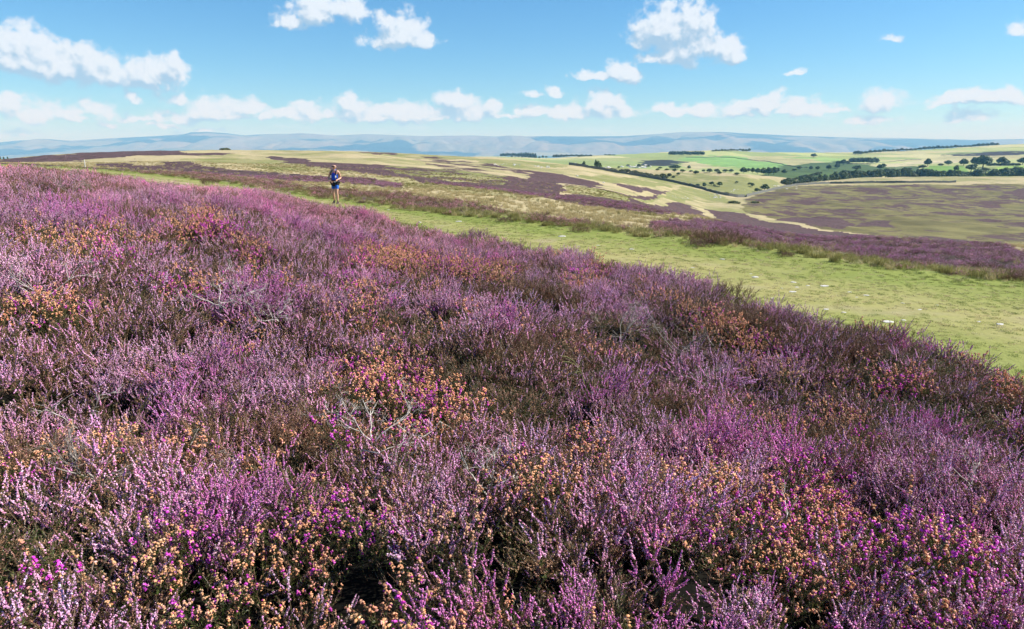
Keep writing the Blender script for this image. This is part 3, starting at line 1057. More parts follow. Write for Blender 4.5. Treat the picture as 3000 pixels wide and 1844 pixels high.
def build_heather():
    pr = Protos('heather_sprays')
    kinds = {}

    def reg(k, me):
        kinds.setdefault(k, []).append(pr.add(me))
    for s in range(5):
        reg('lilac', ling(100 + s, bloom=.80))
    for s in range(3):
        reg('rich', ling(120 + s, bloom=.95, tone=PURPLE, fl=30, height=.27))
    for s in range(3):
        reg('sparse', ling(140 + s, bloom=.28, n_main=9, lf=(GRB, GR1, GRB)))
    for s in range(3):
        reg('green', ling(160 + s, bloom=.05, n_main=8, n_sub=6, lf=(GR1, GR1, GRB), height=.22))
    for s in range(3):
        reg('bell', bell(180 + s, magenta=.12))
    for s in range(2):
        reg('magenta', bell(190 + s, magenta=.7))
    for s in range(2):
        reg('russet', ling(200 + s, bloom=.12, tone=((.42, .20, .17), (.58, .32, .28)), lf=(((.17, .085, .04), (.28, .15, .075)), GRB), fl=26))
    parts = []
    for y0, y1, dens, sc in ((-2.6, 4, 165, .76), (4, 9, 112, .92), (9, 17, 60, 1.08), (17, 34, 34, 1.32), (34, 46, 22, 1.5)):
        X, Y = sample(y0, y1, dens)
        parts.append((X, Y, np.full(len(X), sc)))
    X = np.concatenate([p[0] for p in parts])
    Y = np.concatenate([p[1] for p in parts])
    sc = np.concatenate([p[2] for p in parts])
    ye = line_y(I_EDGE, X, Y)
    edge = ye + (fbm(X / 1.3, Y / 1.3, 5, 3) - .5) * np.clip(ye * .14, .8, 3.0)
    keep = (Y < edge) & (np.hypot(X, Y) > .35)
    X, Y, sc = X[keep], Y[keep], sc[keep]
    Z = ground(X, Y)
    px, py = project(X, Y, Z + .24)
    n = len(X)
    org = blob(px, py, ORANGE)
    drk = blob(px, py, DARKP)
    rch = blob(px, py, RICH)
    na = fbm(X / .55, Y / .55, 11, 3)
    nb = fbm(X / .8 + 30, Y / .8, 12, 3)
    nc = fbm(X / 1.6, Y / 1.6 + 50, 13, 3)
    nd = fbm(X / .7, Y / .7 + 90, 14, 3)
    _, bid, bd = bushes(X + .25 * fbm(X, Y, 6, 2), Y + .25 * fbm(X, Y, 7, 2), .47, 200)
    bmix = lambda k: .86 * ((bid * k) % 1.0) + .14 * rng.random(n)
    r1 = bmix(1)
    # bare, dark hollows
    hollow = drk * .62 + (nd - .62) * 2.2
    keep = rng.random(n) > np.clip(hollow + .8 * sstep(bd, .80, 1.08), 0, np.where(py > 1350, .5, .85))
    kind = np.full(n, 'lilac', dtype=object)
    drift = fbm(X / 3.4 + 11, Y / 3.4, 19, 3) - .5
    sparse_p = np.clip(.45 + (nb - .5) * 1.1 + drift * 1.8 + drk * .55 - rch * .5 + (py > 900) * .06, 0, .92)
    kind[r1 < sparse_p] = 'sparse'
    r2 = bmix(7.3)
    green_p = np.clip(.10 + drk * .6 + (nd - .50) * 1.3, 0, .85)
    kind[r2 < green_p] = 'green'
    r3 = bmix(13.7)
    rich_p = np.clip(rch * .8 + (nc - .55) * 2, 0, .9)
    kind[(r3 < rich_p) & (kind == 'lilac')] = 'rich'
    r4 = bmix(23.1)
    rus = np.clip((fbm(X / 1.1 + 7, Y / 1.1, 15, 3) - .56) * 2.8 + .20, 0, .7)
    kind[r4 < rus] = 'russet'
    r5 = bmix(31.9)
    op = np.clip(org * 1.15 + np.clip((na - .55) * 2.2 + .04, 0.02, .38) * np.clip(1.3 - Y / 14, 0.1, 1), 0, .85)
    kind[r5 < op] = 'bell'
    mag = (fbm(X / .6 + 70, Y / .6, 16, 2) - .5) * 1.3 + .13 + .25 * blob(px, py, [(1050, 1420, 260, 120, 1), (1500, 1700, 300, 140, 1), (2800, 1650, 260, 200, 1), (900, 1560, 160, 90, 1), (560, 830, 140, 40, 1)])
    kind[(kind == 'bell') & (rng.random(n) < mag)] = 'magenta'
    idx = np.zeros(n, int)
    for k, L in kinds.items():
        q = np.nonzero(kind == k)[0]
        idx[q] = np.array(L)[rng.integers(0, len(L), len(q))]
    # low green growth that fills the hollows under the flowering sprays
    low = rng.random(n) < np.clip(.9 - Y / 14, 0, .55)
    kind = np.where(low & (rng.random(n) < .5), 'green', kind)
    idx = np.where(kind == 'green', np.array(kinds['green'])[rng.integers(0, len(kinds['green']), n)], idx)
    keep = keep | (low & (kind == 'green'))
    P = np.stack([X, Y, Z - .02], 1)
    gx, gy = normals(P)
    rot = np.stack([np.clip(-gy, -1, 1) * -.8 + rng.normal(0, .22, n), np.clip(gx, -1, 1) * -.8 + rng.normal(0, .22, n), rng.random(n) * 6.28], 1)
    s1 = sc * (.62 + .68 * rng.random(n))
    hz = s1 * np.clip(1 - .28 * (kind == 'green') + .05 * (kind == 'bell') + .05 * (kind == 'magenta') + .1 * (kind == 'rich'), .5, 1.3)
    hz *= np.where(sc > 1.2, .9, 1.0)
    scl = np.stack([s1, s1, hz], 1)
    t = (.97 + .2 * rng.random((n, 1))) * (.84 + .34 * ((bid * 5.7) % 1.0))[:, None]
    tint = t * np.array([[1, 1, 1]]) * (1 + (rng.random((n, 3)) - .5) * .14)
    far = sstep(Y, 9, 24)[:, None]
    tint = tint * (1 + far * np.array([[.26, .22, .12]]))
    k = keep
    rest = [i for i in range(pr.n)]
    isb = np.isin(kind, ['bell', 'magenta'])
    scatter('heather', pr, P[k & ~isb], rot[k & ~isb], scl[k & ~isb], idx[k & ~isb], tint[k & ~isb],
            'lilac flowering heather covering the whole bank in front of the green track', 'heather')
    scatter('bell_heather', pr, P[k & isb], rot[k & isb], scl[k & isb], idx[k & isb], tint[k & isb],
            'orange brown and magenta bell flowers mixed through the foreground heather', 'bell heather')
    return pr, kinds


PR, KINDS = build_heather()


def build_mid_heather():
    """verge beyond the track and the nearer heather of the moor"""
    parts = []
    for y0, y1, dens, sc in ((8, 26, 13, 1.1), (26, 46, 8, 1.3), (46, 75, 4.0, 1.6)):
        X, Y = sample(y0, y1, dens)
        parts.append((X, Y, np.full(len(X), sc)))
    X, Y, sc = (np.concatenate([p[i] for p in parts]) for i in range(3))
    yf, yc, ye = line_y(I_PFAR, X, Y), line_y(I_CREST, X, Y), line_y(I_EDGE, X, Y)
    ok = Y > yf + .5
    X, Y, sc, yf, yc = X[ok], Y[ok], sc[ok], yf[ok], yc[ok]
    Z = ground(X, Y)
    hp, col, px, py = cover(X, Y, Z)
    n = len(X)
    clump = fbm(X / 1.7, Y / 1.7, 17, 3)
    verge = Y < yc * np.where(px > 1900, 1.05, .84)
    p = np.where(verge, np.clip((clump - .50 + .19 * sstep(Y, yf + 1.2, yf + 3.4)) * 5, 0, 1), np.clip((hp - .5) * 2.2 + (clump - .5) * 1.2, 0, 1))
    keep = rng.random(n) < p
    X, Y, Z, sc, verge = X[keep], Y[keep], Z[keep], sc[keep], verge[keep]
    n = len(X)
    mixp = rng.random(n)
    nb = fbm(X / 9, Y / 9, 18, 3)
    mixp = mixp + (nb - .5) * 1.1
    kind = np.where(mixp < .34, 'lilac', np.where(mixp < .66, 'sparse', np.where(mixp < .84, 'green', 'russet')))
    kind = np.where(~verge & (rng.random(n) < .12), 'rich', kind)
    kind = np.where(verge & (kind == 'lilac') & (rng.random(n) < .55), 'sparse', kind)
    kind = np.where(verge & (kind == 'sparse') & (rng.random(n) < .3), 'green', kind)
    idx = np.zeros(n, int)
    for k in set(kind):
        q = np.nonzero(kind == k)[0]
        idx[q] = np.array(KINDS[k])[rng.integers(0, len(KINDS[k]), len(q))]
    s1 = sc * (.75 + .5 * rng.random(n))
    scl = np.stack([s1, s1, np.minimum(s1, 1.3) * np.where(verge, .72, .55)], 1)
    rot = np.stack([rng.normal(0, .1, n), rng.normal(0, .1, n), rng.random(n) * 6.28], 1)
    tint = (.8 + .35 * rng.random((n, 1))) * np.where(verge[:, None], np.array([[1.15, 1.12, .88]]), np.array([[1.05, 1.02, 1.0]]))
    scatter('moor_heather', PR, np.stack([X, Y, Z - .03], 1), rot, scl, idx, tint,
            'dull pink and purple heather beyond the green track and down the moor', 'heather')


build_mid_heather()


def build_grass():
    pr = Protos('grass_tufts')
    for s in range(4):
        pr.add(grass_tuft(300 + s, 46, .045, .9, (.17, .225, .045), (.33, .36, .11), .0022, .06))
    for s in range(2):
        pr.add(grass_tuft(310 + s, 40, .045, .9, (.44, .38, .19), (.54, .47, .27), .0022, .06))
    parts = []
    for y0, y1, dens, sc in ((4.5, 13, 90, 1.0), (13, 24, 46, 1.3), (24, 48, 20, 1.9), (48, 110, 3.0, 3.2)):
        X, Y = sample(y0, y1, dens)
        parts.append((X, Y, np.full(len(X), sc)))
    X, Y, sc = (np.concatenate([p[i] for p in parts]) for i in range(3))
    ye, yn, yf, yc = (line_y(i, X, Y) for i in (I_EDGE, I_PNEAR, I_PFAR, I_CREST))
    ok = (Y > ye - .3) & (Y < yf + np.maximum(3, (yc - yf) * .7)) & (Y < 90)
    X, Y, sc, yn, yf = X[ok], Y[ok], sc[ok], yn[ok], yf[ok]
    Z = ground(X, Y)
    hp, col, px, py = cover(X, Y, Z)
    n = len(X)
    lush = np.clip((col[:, 1] - col[:, 0]) / .06 * .5 + .5, 0, 1)
    bare = fbm(X / 1.1, Y / .8, 66, 4)
    mid_t = np.clip((Y - yn) / np.maximum(yf - yn, .1), 0, 1.4)
    keep = rng.random(n) < np.where(bare > .6, .25, .95)
    idx = np.where(rng.random(n) < lush * .85 + .08, rng.integers(0, 4, n), rng.integers(4, 6, n))
    s1 = sc * (.6 + .6 * rng.random(n))
    edge = sstep(mid_t, .85, 1.15) + (1 - sstep(mid_t, .0, .12))
    hz = np.minimum(s1, 1.5) * (.34 + 1.1 * edge * rng.random(n))
    rot = np.stack([rng.normal(0, .1, n), rng.normal(0, .1, n), rng.random(n) * 6.28], 1)
    tint = (.85 + .3 * rng.random((n, 1))) * (1 + (rng.random((n, 3)) - .5) * .1)
    k = keep
    scatter('grass', pr, np.stack([X, Y, Z], 1)[k], rot[k], np.stack([s1, s1, hz], 1)[k], idx[k], tint[k],
            'short green and yellow turf of the track between the two heather banks', 'grass')
    # straw coloured tussocks among the verge heather and over the near moor
    pr2 = Protos('tussocks')
    for s in range(3):
        pr2.add(grass_tuft(330 + s, 70, .16, 1.0, (.34, .27, .12), (.52, .44, .24), .003, .10))
    for s in range(2):
        pr2.add(grass_tuft(340 + s, 80, .17, 1.0, (.15, .16, .045), (.34, .30, .11), .003, .10))
    parts = []
    for y0, y1, dens, sc in ((8, 30, 15, .95), (30, 70, 3.6, 1.25), (70, 160, .9, 2.0)):
        X, Y = sample(y0, y1, dens)
        parts.append((X, Y, np.full(len(X), sc)))
    X, Y, sc = (np.concatenate([p[i] for p in parts]) for i in range(3))
    yf = line_y(I_PFAR, X, Y)
    ok = Y > yf + .4
    X, Y, sc = X[ok], Y[ok], sc[ok]
    Z = ground(X, Y)
    hp, col, px, py = cover(X, Y, Z)
    n = len(X)
    keep = rng.random(n) < np.where(Y < yf[ok] + 3.5, .9, np.clip(1.05 - hp * 1.0, .05, 1) * np.where(Y < 30, .5, 1))
    lush = np.maximum(np.clip((col[:, 1] - col[:, 0]) / .06 * .5 + .5, 0, 1), .85 * (Y < yf[ok] + 4))
    idx = np.where(rng.random(n) < lush, rng.integers(3, 5, n), rng.integers(0, 3, n))
    s1 = sc * (.6 + .7 * rng.random(n))
    rot = np.stack([rng.normal(0, .15, n), rng.normal(0, .15, n), rng.random(n) * 6.28], 1)
    tint = (.85 + .3 * rng.random((n, 1))) * np.ones((1, 3))
    scatter('moor_grass', pr2, np.stack([X, Y, Z], 1)[keep], rot[keep], np.stack([s1, s1, np.minimum(s1, 1.3)], 1)[keep], idx[keep], tint[keep],
            'straw coloured moor grass in tussocks beyond the green track', 'moor grass')


build_grass()

# ------------------------------------------------------------------ trees
M_BARK, T_, b_ = mat_new('bark')
b_.inputs['Base Color'].default_value = rgb(.06, .05, .04)
b_.inputs['Roughness'].default_value = .9
M_LEAF = mat_plant('tree_leaves', .25, .6, .2, tint=False)


def crown_mesh(seed, lobes, n, leaf, ca, cb):
    """leaf clumps spread through several lobes; unit height, unit width"""
    r = np.random.default_rng(seed)
    mb = MB()
    L = np.array(lobes)
    vol = L[:, 3] ** 2
    for (cx, cy, cz, rad), k in zip(L, (vol / vol.sum() * n).astype(int)):
        d = r.normal(size=(k, 3))
        d /= np.linalg.norm(d, axis=1)[:, None]
        rr = rad * (.55 + .5 * r.random(k) ** .6)
        P = np.array([cx, cy, cz]) + d * rr[:, None] * np.array([1, 1, .92])
        R = frames(d + r.normal(0, .55, (k, 3)), r.random(k) * 6.28) * (leaf * (.6 + .8 * r.random(k)))[:, None, None]
        TV = np.array([(-.5, -.35, 0), (.5, -.3, .12), (.45, .4, 0), (-.4, .45, .15)])
        mb.many(TV, np.array([(0, 1, 2), (0, 2, 3)]), R, P, mixcol(r, k, ca, cb, .25))
    return mb.mesh('crown', M_LEAF)


def trunk_mesh(seed, h=.5, w=.035, limbs=4):
    r = np.random.default_rng(seed)
    mb = MB()
    z = np.linspace(-.06, h, 6)
    mb.tube(np.stack([.02 * np.sin(z * 9), .02 * np.cos(z * 7), z], 1), np.linspace(w, w * .5, 6), (.07, .055, .045), 6)
    for i in range(limbs):
        a = i * 6.28 / limbs + r.random()
        t = np.linspace(0, 1, 4)
        mb.tube(np.stack([cos(a) * .26 * t, sin(a) * .26 * t, h * .55 + .3 * t + .05 * t ** 2], 1), np.linspace(w * .5, w * .16, 4), (.07, .055, .045), 4)
    return mb.mesh('trunk', M_BARK)


DK = ((.048, .080, .038), (.125, .175, .066))
MD = ((.055, .088, .032), (.135, .180, .060))
OLV = ((.070, .090, .034), (.15, .165, .065))
CROWNS = {
    'round': [crown_mesh(400 + s, [(0, 0, .56, .34), (.2, .05, .5, .27), (-.2, -.05, .52, .28), (.02, .2, .47, .26), (0, -.2, .45, .26), (.05, 0, .74, .23), (-.14, .1, .68, .2)], 620, .11, *DK) for s in range(3)],
    'open': [crown_mesh(410 + s, [(0, 0, .68, .25), (.26, .05, .50, .22), (-.26, 0, .55, .22), (.1, .2, .5, .2), (-.08, -.24, .48, .2), (.2, -.1, .72, .18)], 460, .11, *MD) for s in range(3)],
    'bush': [crown_mesh(420 + s, [(0, 0, .42, .36), (.28, 0, .33, .28), (-.28, .05, .34, .28), (0, .2, .34, .28), (.1, -.2, .3, .26)], 420, .14, *OLV) for s in range(3)],
}
TRUNKS = [trunk_mesh(430 + s) for s in range(3)]
tree_count = 0


def tree(px, ptop, pbase, wpx, label, group=None, kind='round', Y=None, ymin=640, parts=True, cat='tree', name=None, sink=.15):
    """a tree standing on the ground seen through a pixel; px, top, base and width are in photo pixels"""
    global tree_count
    tree_count += 1
    if Y is None:
        X, Y, z = hit(px, pbase, ymin)
        if Y > 9000:
            X, Y, z = hit(px, pbase + 3, ymin)
    else:
        X = float(x_at(px, pbase, Y))
        z = float(ground(X, Y)[0])
    h = float(np.clip(slope(ptop) * Y - z, 1.0, 26))
    w = float(np.clip(wpx / F * Y, .8, 34))
    k = tree_count % 3
    nm = name or {'round': 'broadleaf_tree', 'open': 'hawthorn_tree', 'bush': 'thorn_bush'}[kind]
    if parts:
        o = bpy.data.objects.new(nm, None)
        COL.objects.link(o)
        c = obj('crown', CROWNS[kind][k], o)
        obj('trunk', TRUNKS[k], o)
    else:
        o = obj(nm, CROWNS[kind][k])
    o.location = (X, Y, z - sink)
    o.rotation_euler = (0, 0, tree_count * 1.7)
    o.scale = (w * 1.06, w * 1.06, h * 1.10)
    return tag(o, label, cat, group)


def T5(x, yb, h, w): return 1600 + x / 4.1, 420 + (yb - h) / 4.1, 420 + yb / 4.1, w / 4.1
def T6(x, yb, h, w): return 2200 + x / 3.075, 400 + (yb - h) / 3.075, 400 + yb / 3.075, w / 3.075
def T8(x, yb, h, w): return 800 + x / 3.075, 350 + (yb - h) / 3.075, 350 + yb / 3.075, w / 3.075


tree(660, 431.5, 441.5, 30, 'lone spreading bush on the pale skyline of the moor', kind='bush', Y=552, name='hawthorn_tree')
tree(*T5(620, 300, 100, 100), 'tallest pale green tree at the head of the long drystone wall', kind='open', Y=640)
tree(*T5(450, 285, 65, 66), 'dark dense tree nearest the head of the long drystone wall', kind='round', Y=650)
G = 'small bushes between the tall and the dark tree at the wall head'
for q in ((500, 288, 50, 55), (545, 292, 52, 60)):
    tree(*T5(*q), 'low green bush between dark tree and tall tree at the wall head', G, 'bush', Y=640)
G = 'thorn bushes along the far side of the long drystone wall'
for q in ((795, 340, 50, 110), (910, 350, 48, 80), (960, 345, 50, 100), (1060, 368, 52, 100), (1130, 380, 46, 80), (1190, 395, 55, 100), (1250, 405, 52, 90), (1330, 425, 62, 100), (1420, 436, 70, 85), (1480, 395, 45, 50), (1530, 415, 34, 44), (1400, 400, 50, 70), (1550, 470, 30, 40)):
    tree(*T5(*q), 'olive thorn bush in the thicket just behind the long drystone wall', G, 'bush')
G = 'small trees on the pale limestone behind the wall thicket'
for q in ((870, 302, 28, 40), (985, 280, 28, 42), (1115, 298, 50, 60), (1220, 290, 30, 45), (1335, 335, 35, 50), (1370, 312, 30, 50), (1450, 332, 30, 60), (1540, 348, 40, 50), (1585, 388, 38, 52), (1640, 352, 40, 70)):
    tree(*T5(*q), 'small scattered thorn tree on the stony ground above the wall thicket', G, 'open')
tree(*T5(1545, 312, 52, 150), 'broad dark copse tree at the edge of the heath patch with painted cloud shadow', kind='round')
tree(*T5(1715, 312, 45, 48), 'single dark round tree standing in the pale stubble field', kind='round')
G = 'row of dark trees across the valley above the green knoll'
for q in ((1800, 372, 45, 70), (1960, 355, 50, 80), (2050, 352, 45, 66), (2080, 374, 40, 60), (2150, 350, 38, 70), (2220, 350, 40, 60), (2290, 380, 30, 70), (2370, 362, 72, 95), (2430, 345, 45, 60), (1740, 345, 22, 50), (1890, 345, 30, 50)):
    tree(*T5(*q), 'dark tree in the row along the foot of the bright green field', G, 'round')
G = 'scattered hawthorns on the green knoll'
for q in ((1820, 522, 36, 60), (1900, 532, 62, 60), (1985, 508, 50, 60), (2080, 520, 58, 84), (2020, 518, 25, 40), (2290, 482, 30, 45), (2440, 502, 32, 44), (1700, 515, 24, 44)):
    tree(*T5(*q), 'loose hawthorn on the sunlit green knoll beyond the wall', G, 'open', ymin=600)
for q in ((2480 - 4, 530, 56, 50),):
    tree(*T5(*q), 'tall thin hawthorn at the right edge of the green knoll', kind='open', ymin=600)
G = 'trees of the square plantation left of the bright green field'
for i in range(14):
    tree(*T5(1490 + i * 30, 150 + (i % 3) * 2, 52 + (i * 7) % 9, 52), 'dark tree in the square plantation left of the bright green field', G, parts=False)
G = 'trees of the left plantation on the far fields'
for i in range(12):
    tree(*T5(95 + i * 30, 167, 28 + (i * 5) % 10, 44), 'dark tree of the long low plantation beyond the moor skyline', G, parts=False, Y=2550)
G = 'trees of the short plantation behind the wall head'
for i in range(6):
    tree(*T5(395 + i * 28, 183, 40 + (i * 5) % 9, 42), 'tree of the short plantation below the long low one', G, parts=False, Y=2350)
G = 'trees of the two small woods left of the long plantation'
for i in range(9):
    tree(*T8(2055 + i * 18, 326, 17 + (i * 5) % 8, 26), 'tree in the small wood farthest left on the far fields', G, parts=False, Y=3100)
for i in range(8):
    tree(*T8(2215 + i * 21, 326, 22 + (i * 5) % 8, 28), 'tree in the small wood farthest left on the far fields', G, parts=False, Y=3000)
G = 'hedgerow trees below the two small woods'
for i in range(12):
    tree(*T8(2120 + i * 31, 350, 14 + (i * 7) % 12, 26), 'tiny hedgerow tree in the pale fields under the two small woods', G, parts=False, Y=2700)
G = 'skyline trees above the square plantation'
for i in range(14):
    tree(*T5(2005 + i * 36, 102 - i, 20 + (i * 7) % 11, 44), 'small tree of the skyline row right of the square plantation', G, parts=False)
for q in ((715, 149, 16, 50), (760, 149, 17, 50), (810, 149, 15, 50)):
    tree(*T5(*q), 'tiny dark tree of the short skyline row above the pale slope', 'short skyline row', parts=False)
# the valley and the hillside at the right
tree(*T6(565, 190, 36, 52), 'single round dark tree alone on the straw hillside', kind='round')
G = 'copse on the straw hillside'
for q in ((940, 166, 34, 46), (965, 166, 37, 46), (990, 166, 32, 46)):
    tree(*T6(*q), 'tree of the small dark copse at the end of the skyline row', G)
G = 'trees of the oblong plantation'
for i in range(12):
    tree(*T6(900 + i * 21, 245 + (i % 2) * 3, 50 + (i * 5) % 9, 48), 'dark tree in the oblong plantation on the straw hillside', G, parts=False)
G = 'trees stepping up to the oblong plantation'
for q in ((700, 302, 48, 52), (775, 292, 46, 52), (830, 258, 50, 62), (785, 258, 38, 52), (870, 250, 30, 40)):
    tree(*T6(*q), 'dark tree stepping up the slope to the oblong plantation', G)
G = 'dark clump at the valley mouth'
for q in ((15, 332, 50, 44), (60, 338, 52, 54), (110, 348, 64, 64), (160, 352, 74, 66), (205, 345, 70, 66), (240, 325, 42, 36)):
    tree(*T6(*q), 'very dark tree in the clump under the point of the green field', G)
G = 'trees on the lower edge of the green field'
for q in ((300, 338, 42, 48), (435, 298, 32, 48), (540, 303, 38, 38), (600, 302, 34, 44), (390, 310, 20, 40)):
    tree(*T6(*q), 'single dark tree on the lower edge of the green field', G)
G = 'scrub in the side valley'
for q in ((300, 432, 62, 64), (340, 444, 54, 64), (480, 412, 50, 84), (540, 407, 48, 64), (660, 406, 36, 72), (430, 428, 42, 64), (400, 434, 40, 64), (585, 352, 32, 58), (600, 400, 40, 60), (520, 370, 30, 60), (460, 375, 30, 50), (380, 400, 30, 50)):
    tree(*T6(*q), 'grey green scrub tree on the near side of the small valley', G, 'bush', ymin=760)
    q = (q[0] + 34, q[1] - 9, q[2] * .8, q[3] * 1.1)
    tree(*T6(*q), 'grey green scrub tree on the near side of the small valley', G, 'open', ymin=760)
for i in range(18):
    t = i / 17
    tree(*T6(300 + 540 * t + (i * 37) % 23, 446 - 76 * t + (i * 13) % 7, 46 + (i * 17) % 22, 66), 'dense scrub tree of the wooded line running down into the side valley', 'wooded line down the side valley', ('bush', 'open', 'round')[i % 3], Y=800 + 90 * t)
tree(*T6(740, 397, 52, 74), 'brightest green bushy tree at the left end of the valley row', kind='open', Y=900)
tree(*T6(120, 492, 62, 92), 'light green loose bush at the foot of the green knoll', kind='open', ymin=560)
tree(*T6(55, 504, 40, 50), 'small hawthorn left of the light green loose bush', kind='open', ymin=560)
G = 'trees in the valley behind the brown hill'
for x, w, h, k in ((830, 84, 52, 'round'), (880, 60, 40, 'bush'), (930, 70, 54, 'round'), (975, 64, 48, 'open'), (1020, 60, 44, 'bush'), (1062, 60, 50, 'round'), (1110, 66, 58, 'open'), (1152, 60, 62, 'round'),
                   (1210, 84, 66, 'open'), (1262, 70, 56, 'round'), (1312, 62, 60, 'open'), (1362, 70, 66, 'round'), (1420, 62, 52, 'open'), (1468, 60, 46, 'bush'), (1500, 50, 60, 'round'), (1534, 84, 66, 'round'), (1582, 72, 62, 'open'),
                   (1636, 62, 46, 'round'), (1690, 84, 50, 'open'), (1742, 60, 40, 'bush'), (1790, 74, 56, 'round'), (1842, 84, 50, 'open'), (1915, 84, 38, 'bush'), (2040, 104, 62, 'round'), (2130, 54, 42, 'bush'),
                   (2182, 94, 62, 'round'), (2268, 94, 72, 'round'), (2330, 62, 52, 'open'), (2372, 94, 82, 'round'), (2430, 74, 72, 'round')):
    q = T6(x, 366, h + 4, w)
    tree(q[0], q[1] - 2, q[2] + 6, q[3] * 1.2, 'tree in the long valley row just behind the brown hill', G, k, Y=930 + (x * 13) % 90)
    tree(q[0] + 9, q[1] - 1, q[2] + 6, q[3] * 1.1, 'tree in the long valley row just behind the brown hill', G, 'open' if k == 'round' else 'round', Y=1040 + (x * 7) % 60)
G = 'loose trees on the bank above the valley row'
for q, k in (((950, 312, 52, 72), 'open'), ((1160, 298, 46, 54), 'round'), ((1195, 288, 44, 44), 'open'), ((1270, 310, 26, 50), 'bush'), ((1430, 300, 22, 40), 'bush'), ((1545, 282, 32, 64), 'bush'), ((1710, 263, 26, 44), 'bush'), ((1380, 320, 40, 50), 'open'), ((1845, 322, 64, 52), 'open'), ((2110, 312, 40, 64), 'bush')):
    tree(*T6(*q), 'loose tree on the bank between valley row and straw hillside', G, k)
tree(*T6(1590, 268, 68, 64), 'square topped tree at the left end of the upper green pasture', kind='round')
tree(*T6(1775, 258, 42, 70), 'low domed tree right of the square topped tree', kind='round')
tree(*T6(1915, 264, 62, 78), 'dark round tree left of the biggest valley tree', kind='round')
tree(*T6(2010, 264, 76, 74), 'tree close against the left side of the biggest valley tree', kind='round')
tree(*T6(2085, 280, 110, 150), 'biggest broad tree of the valley, rising over the pastures', kind='round')
tree(*T6(1980, 322, 74, 104), 'grey green round tree below the biggest valley tree', kind='open')
tree(*T6(2255, 264, 80, 86), 'pale grey green tree right of the biggest valley tree', kind='open')
tree(*T6(2305, 260, 50, 62), 'small tree leaning on the pale grey green one', kind='open')
tree(*T6(2445, 254, 64, 84), 'dark tree cut by the right edge over the pasture', kind='round')
G = 'hedge bushes between the upper pastures'
for i in range(7):
    tree(*T6(2150 + i * 42, 264, 26 + (i * 5) % 9, 52), 'dark hedge bush between the two upper pastures', G, 'bush', parts=False, cat='bush')
G = 'trees of the skyline row on the far hill'
for i in range(30):
    t = i / 29
    tree(*T6(1035 + i * 40.5, 158 - 72 * t ** .9, 20 + (i * 11) % 12 + 6 * (i % 4 == 0), 46), 'small dark tree of the long skyline row running up the far hill', G, parts=False, ymin=1500)
G = 'conifers at the left edge'
for x, h in ((2, 8), (12, 7), (24, 8)):
    tree(x, 468 - h, 471, 9, 'dark tree top showing over the moor at the left edge', G, 'round', Y=420, parts=False)
G = 'dark juniper bushes by the beck'
for x, y, w, h in ((2150, 597, 30, 12), (2211, 595, 24, 9), (2126, 569, 20, 8), (2180, 577, 14, 7)):
    tree(x, y - h, y, w, 'low dark juniper bush beside the meeting of the two walls', G, 'bush', ymin=300, name='juniper_bush', cat='bush', sink=.3)

# ------------------------------------------------------------------ drystone walls and limestone
def mat_stone(name, ca, cb, scale):
    m, T, b = mat_new(name)
    pos = T.new('ShaderNodeTexCoord').outputs['Object']
    v = T.new('ShaderNodeTexVoronoi')
    T.put(v.inputs['Vector'], pos)
    v.inputs['Scale'].default_value = scale
    n = T.noise(pos, scale * 1.7, 6, .65)
    c = T.mix(n, ca, cb)
    c2 = T.mix(T.step(v.outputs['Distance'], .0, .5, .55, 1.0), rgb(.03, .03, .028), c)
    T.l.new(c2, b.inputs['Base Color'])
    b.inputs['Roughness'].default_value = .9
    bp = T.new('ShaderNodeBump')
    bp.inputs['Strength'].default_value = .8
    T.put(bp.inputs['Height'], n)
    T.l.new(bp.outputs[0], b.inputs['Normal'])
    return m


M_WALL = mat_stone('wall_stone', rgb(.07, .075, .065), rgb(.19, .19, .165), 2.2)
M_LIME = mat_stone('limestone', rgb(.40, .39, .36), rgb(.66, .64, .59), 3.0)
M_LIMEFAR = mat_stone('limestone_outcrop', rgb(.42, .41, .38), rgb(.62, .60, .56), .5)


def wall(name, pts, h, label, thick=.7):
    pts = np.array(pts)
    seg = np.linalg.norm(np.diff(pts, axis=0), axis=1)
    L = np.concatenate([[0], np.cumsum(seg)])
    n = max(20, int(L[-1] / 1.2))
    s_ = np.linspace(0, L[-1], n)
    X, Y = np.interp(s_, L, pts[:, 0]), np.interp(s_, L, pts[:, 1])
    Z = ground(X, Y)
    r = np.random.default_rng(int(L[-1]))
    tx, ty = np.gradient(X), np.gradient(Y)
    ln = np.hypot(tx, ty)
    nx, ny = -ty / ln, tx / ln
    top = Z + h * (.9 + .2 * r.random(n)) * (1 - .3 * (r.random(n) < .06))
    V = []
    for o_, zz in ((-.5, Z - .5), (-.32, top), (.32, top + .06 * r.random(n)), (.5, Z - .5)):
        V.append(np.stack([X + nx * o_ * thick, Y + ny * o_ * thick, zz], 1))
    V = np.stack(V, 1).reshape(-1, 3)
    Fc = []
    for i in range(n - 1):
        for j in range(3):
            a = i * 4 + j
            Fc.append((a, a + 4, a + 5, a + 1))
    e = (n - 1) * 4
    Fc += [(0, 1, 2, 3), (e, e + 3, e + 2, e + 1)]
    tag(obj(name, mesh_from(name, V, Fc, M_WALL)), label, 'wall')


def ridge_pt(px, back=1.0):
    """point on the moor skyline line"""
    i = 9
    ww = np.linspace(-1, 1, 4000)
    Yl = np.interp(ww, WT, YT[i])
    Zl = np.interp(ww, WT, ZT[i])
    Xl = ww * (Yl + W0)
    pp, _ = project(Xl, Yl, Zl)
    k = int(np.argmin(np.abs(pp - px)))
    return Xl[k] * back, Yl[k] * back


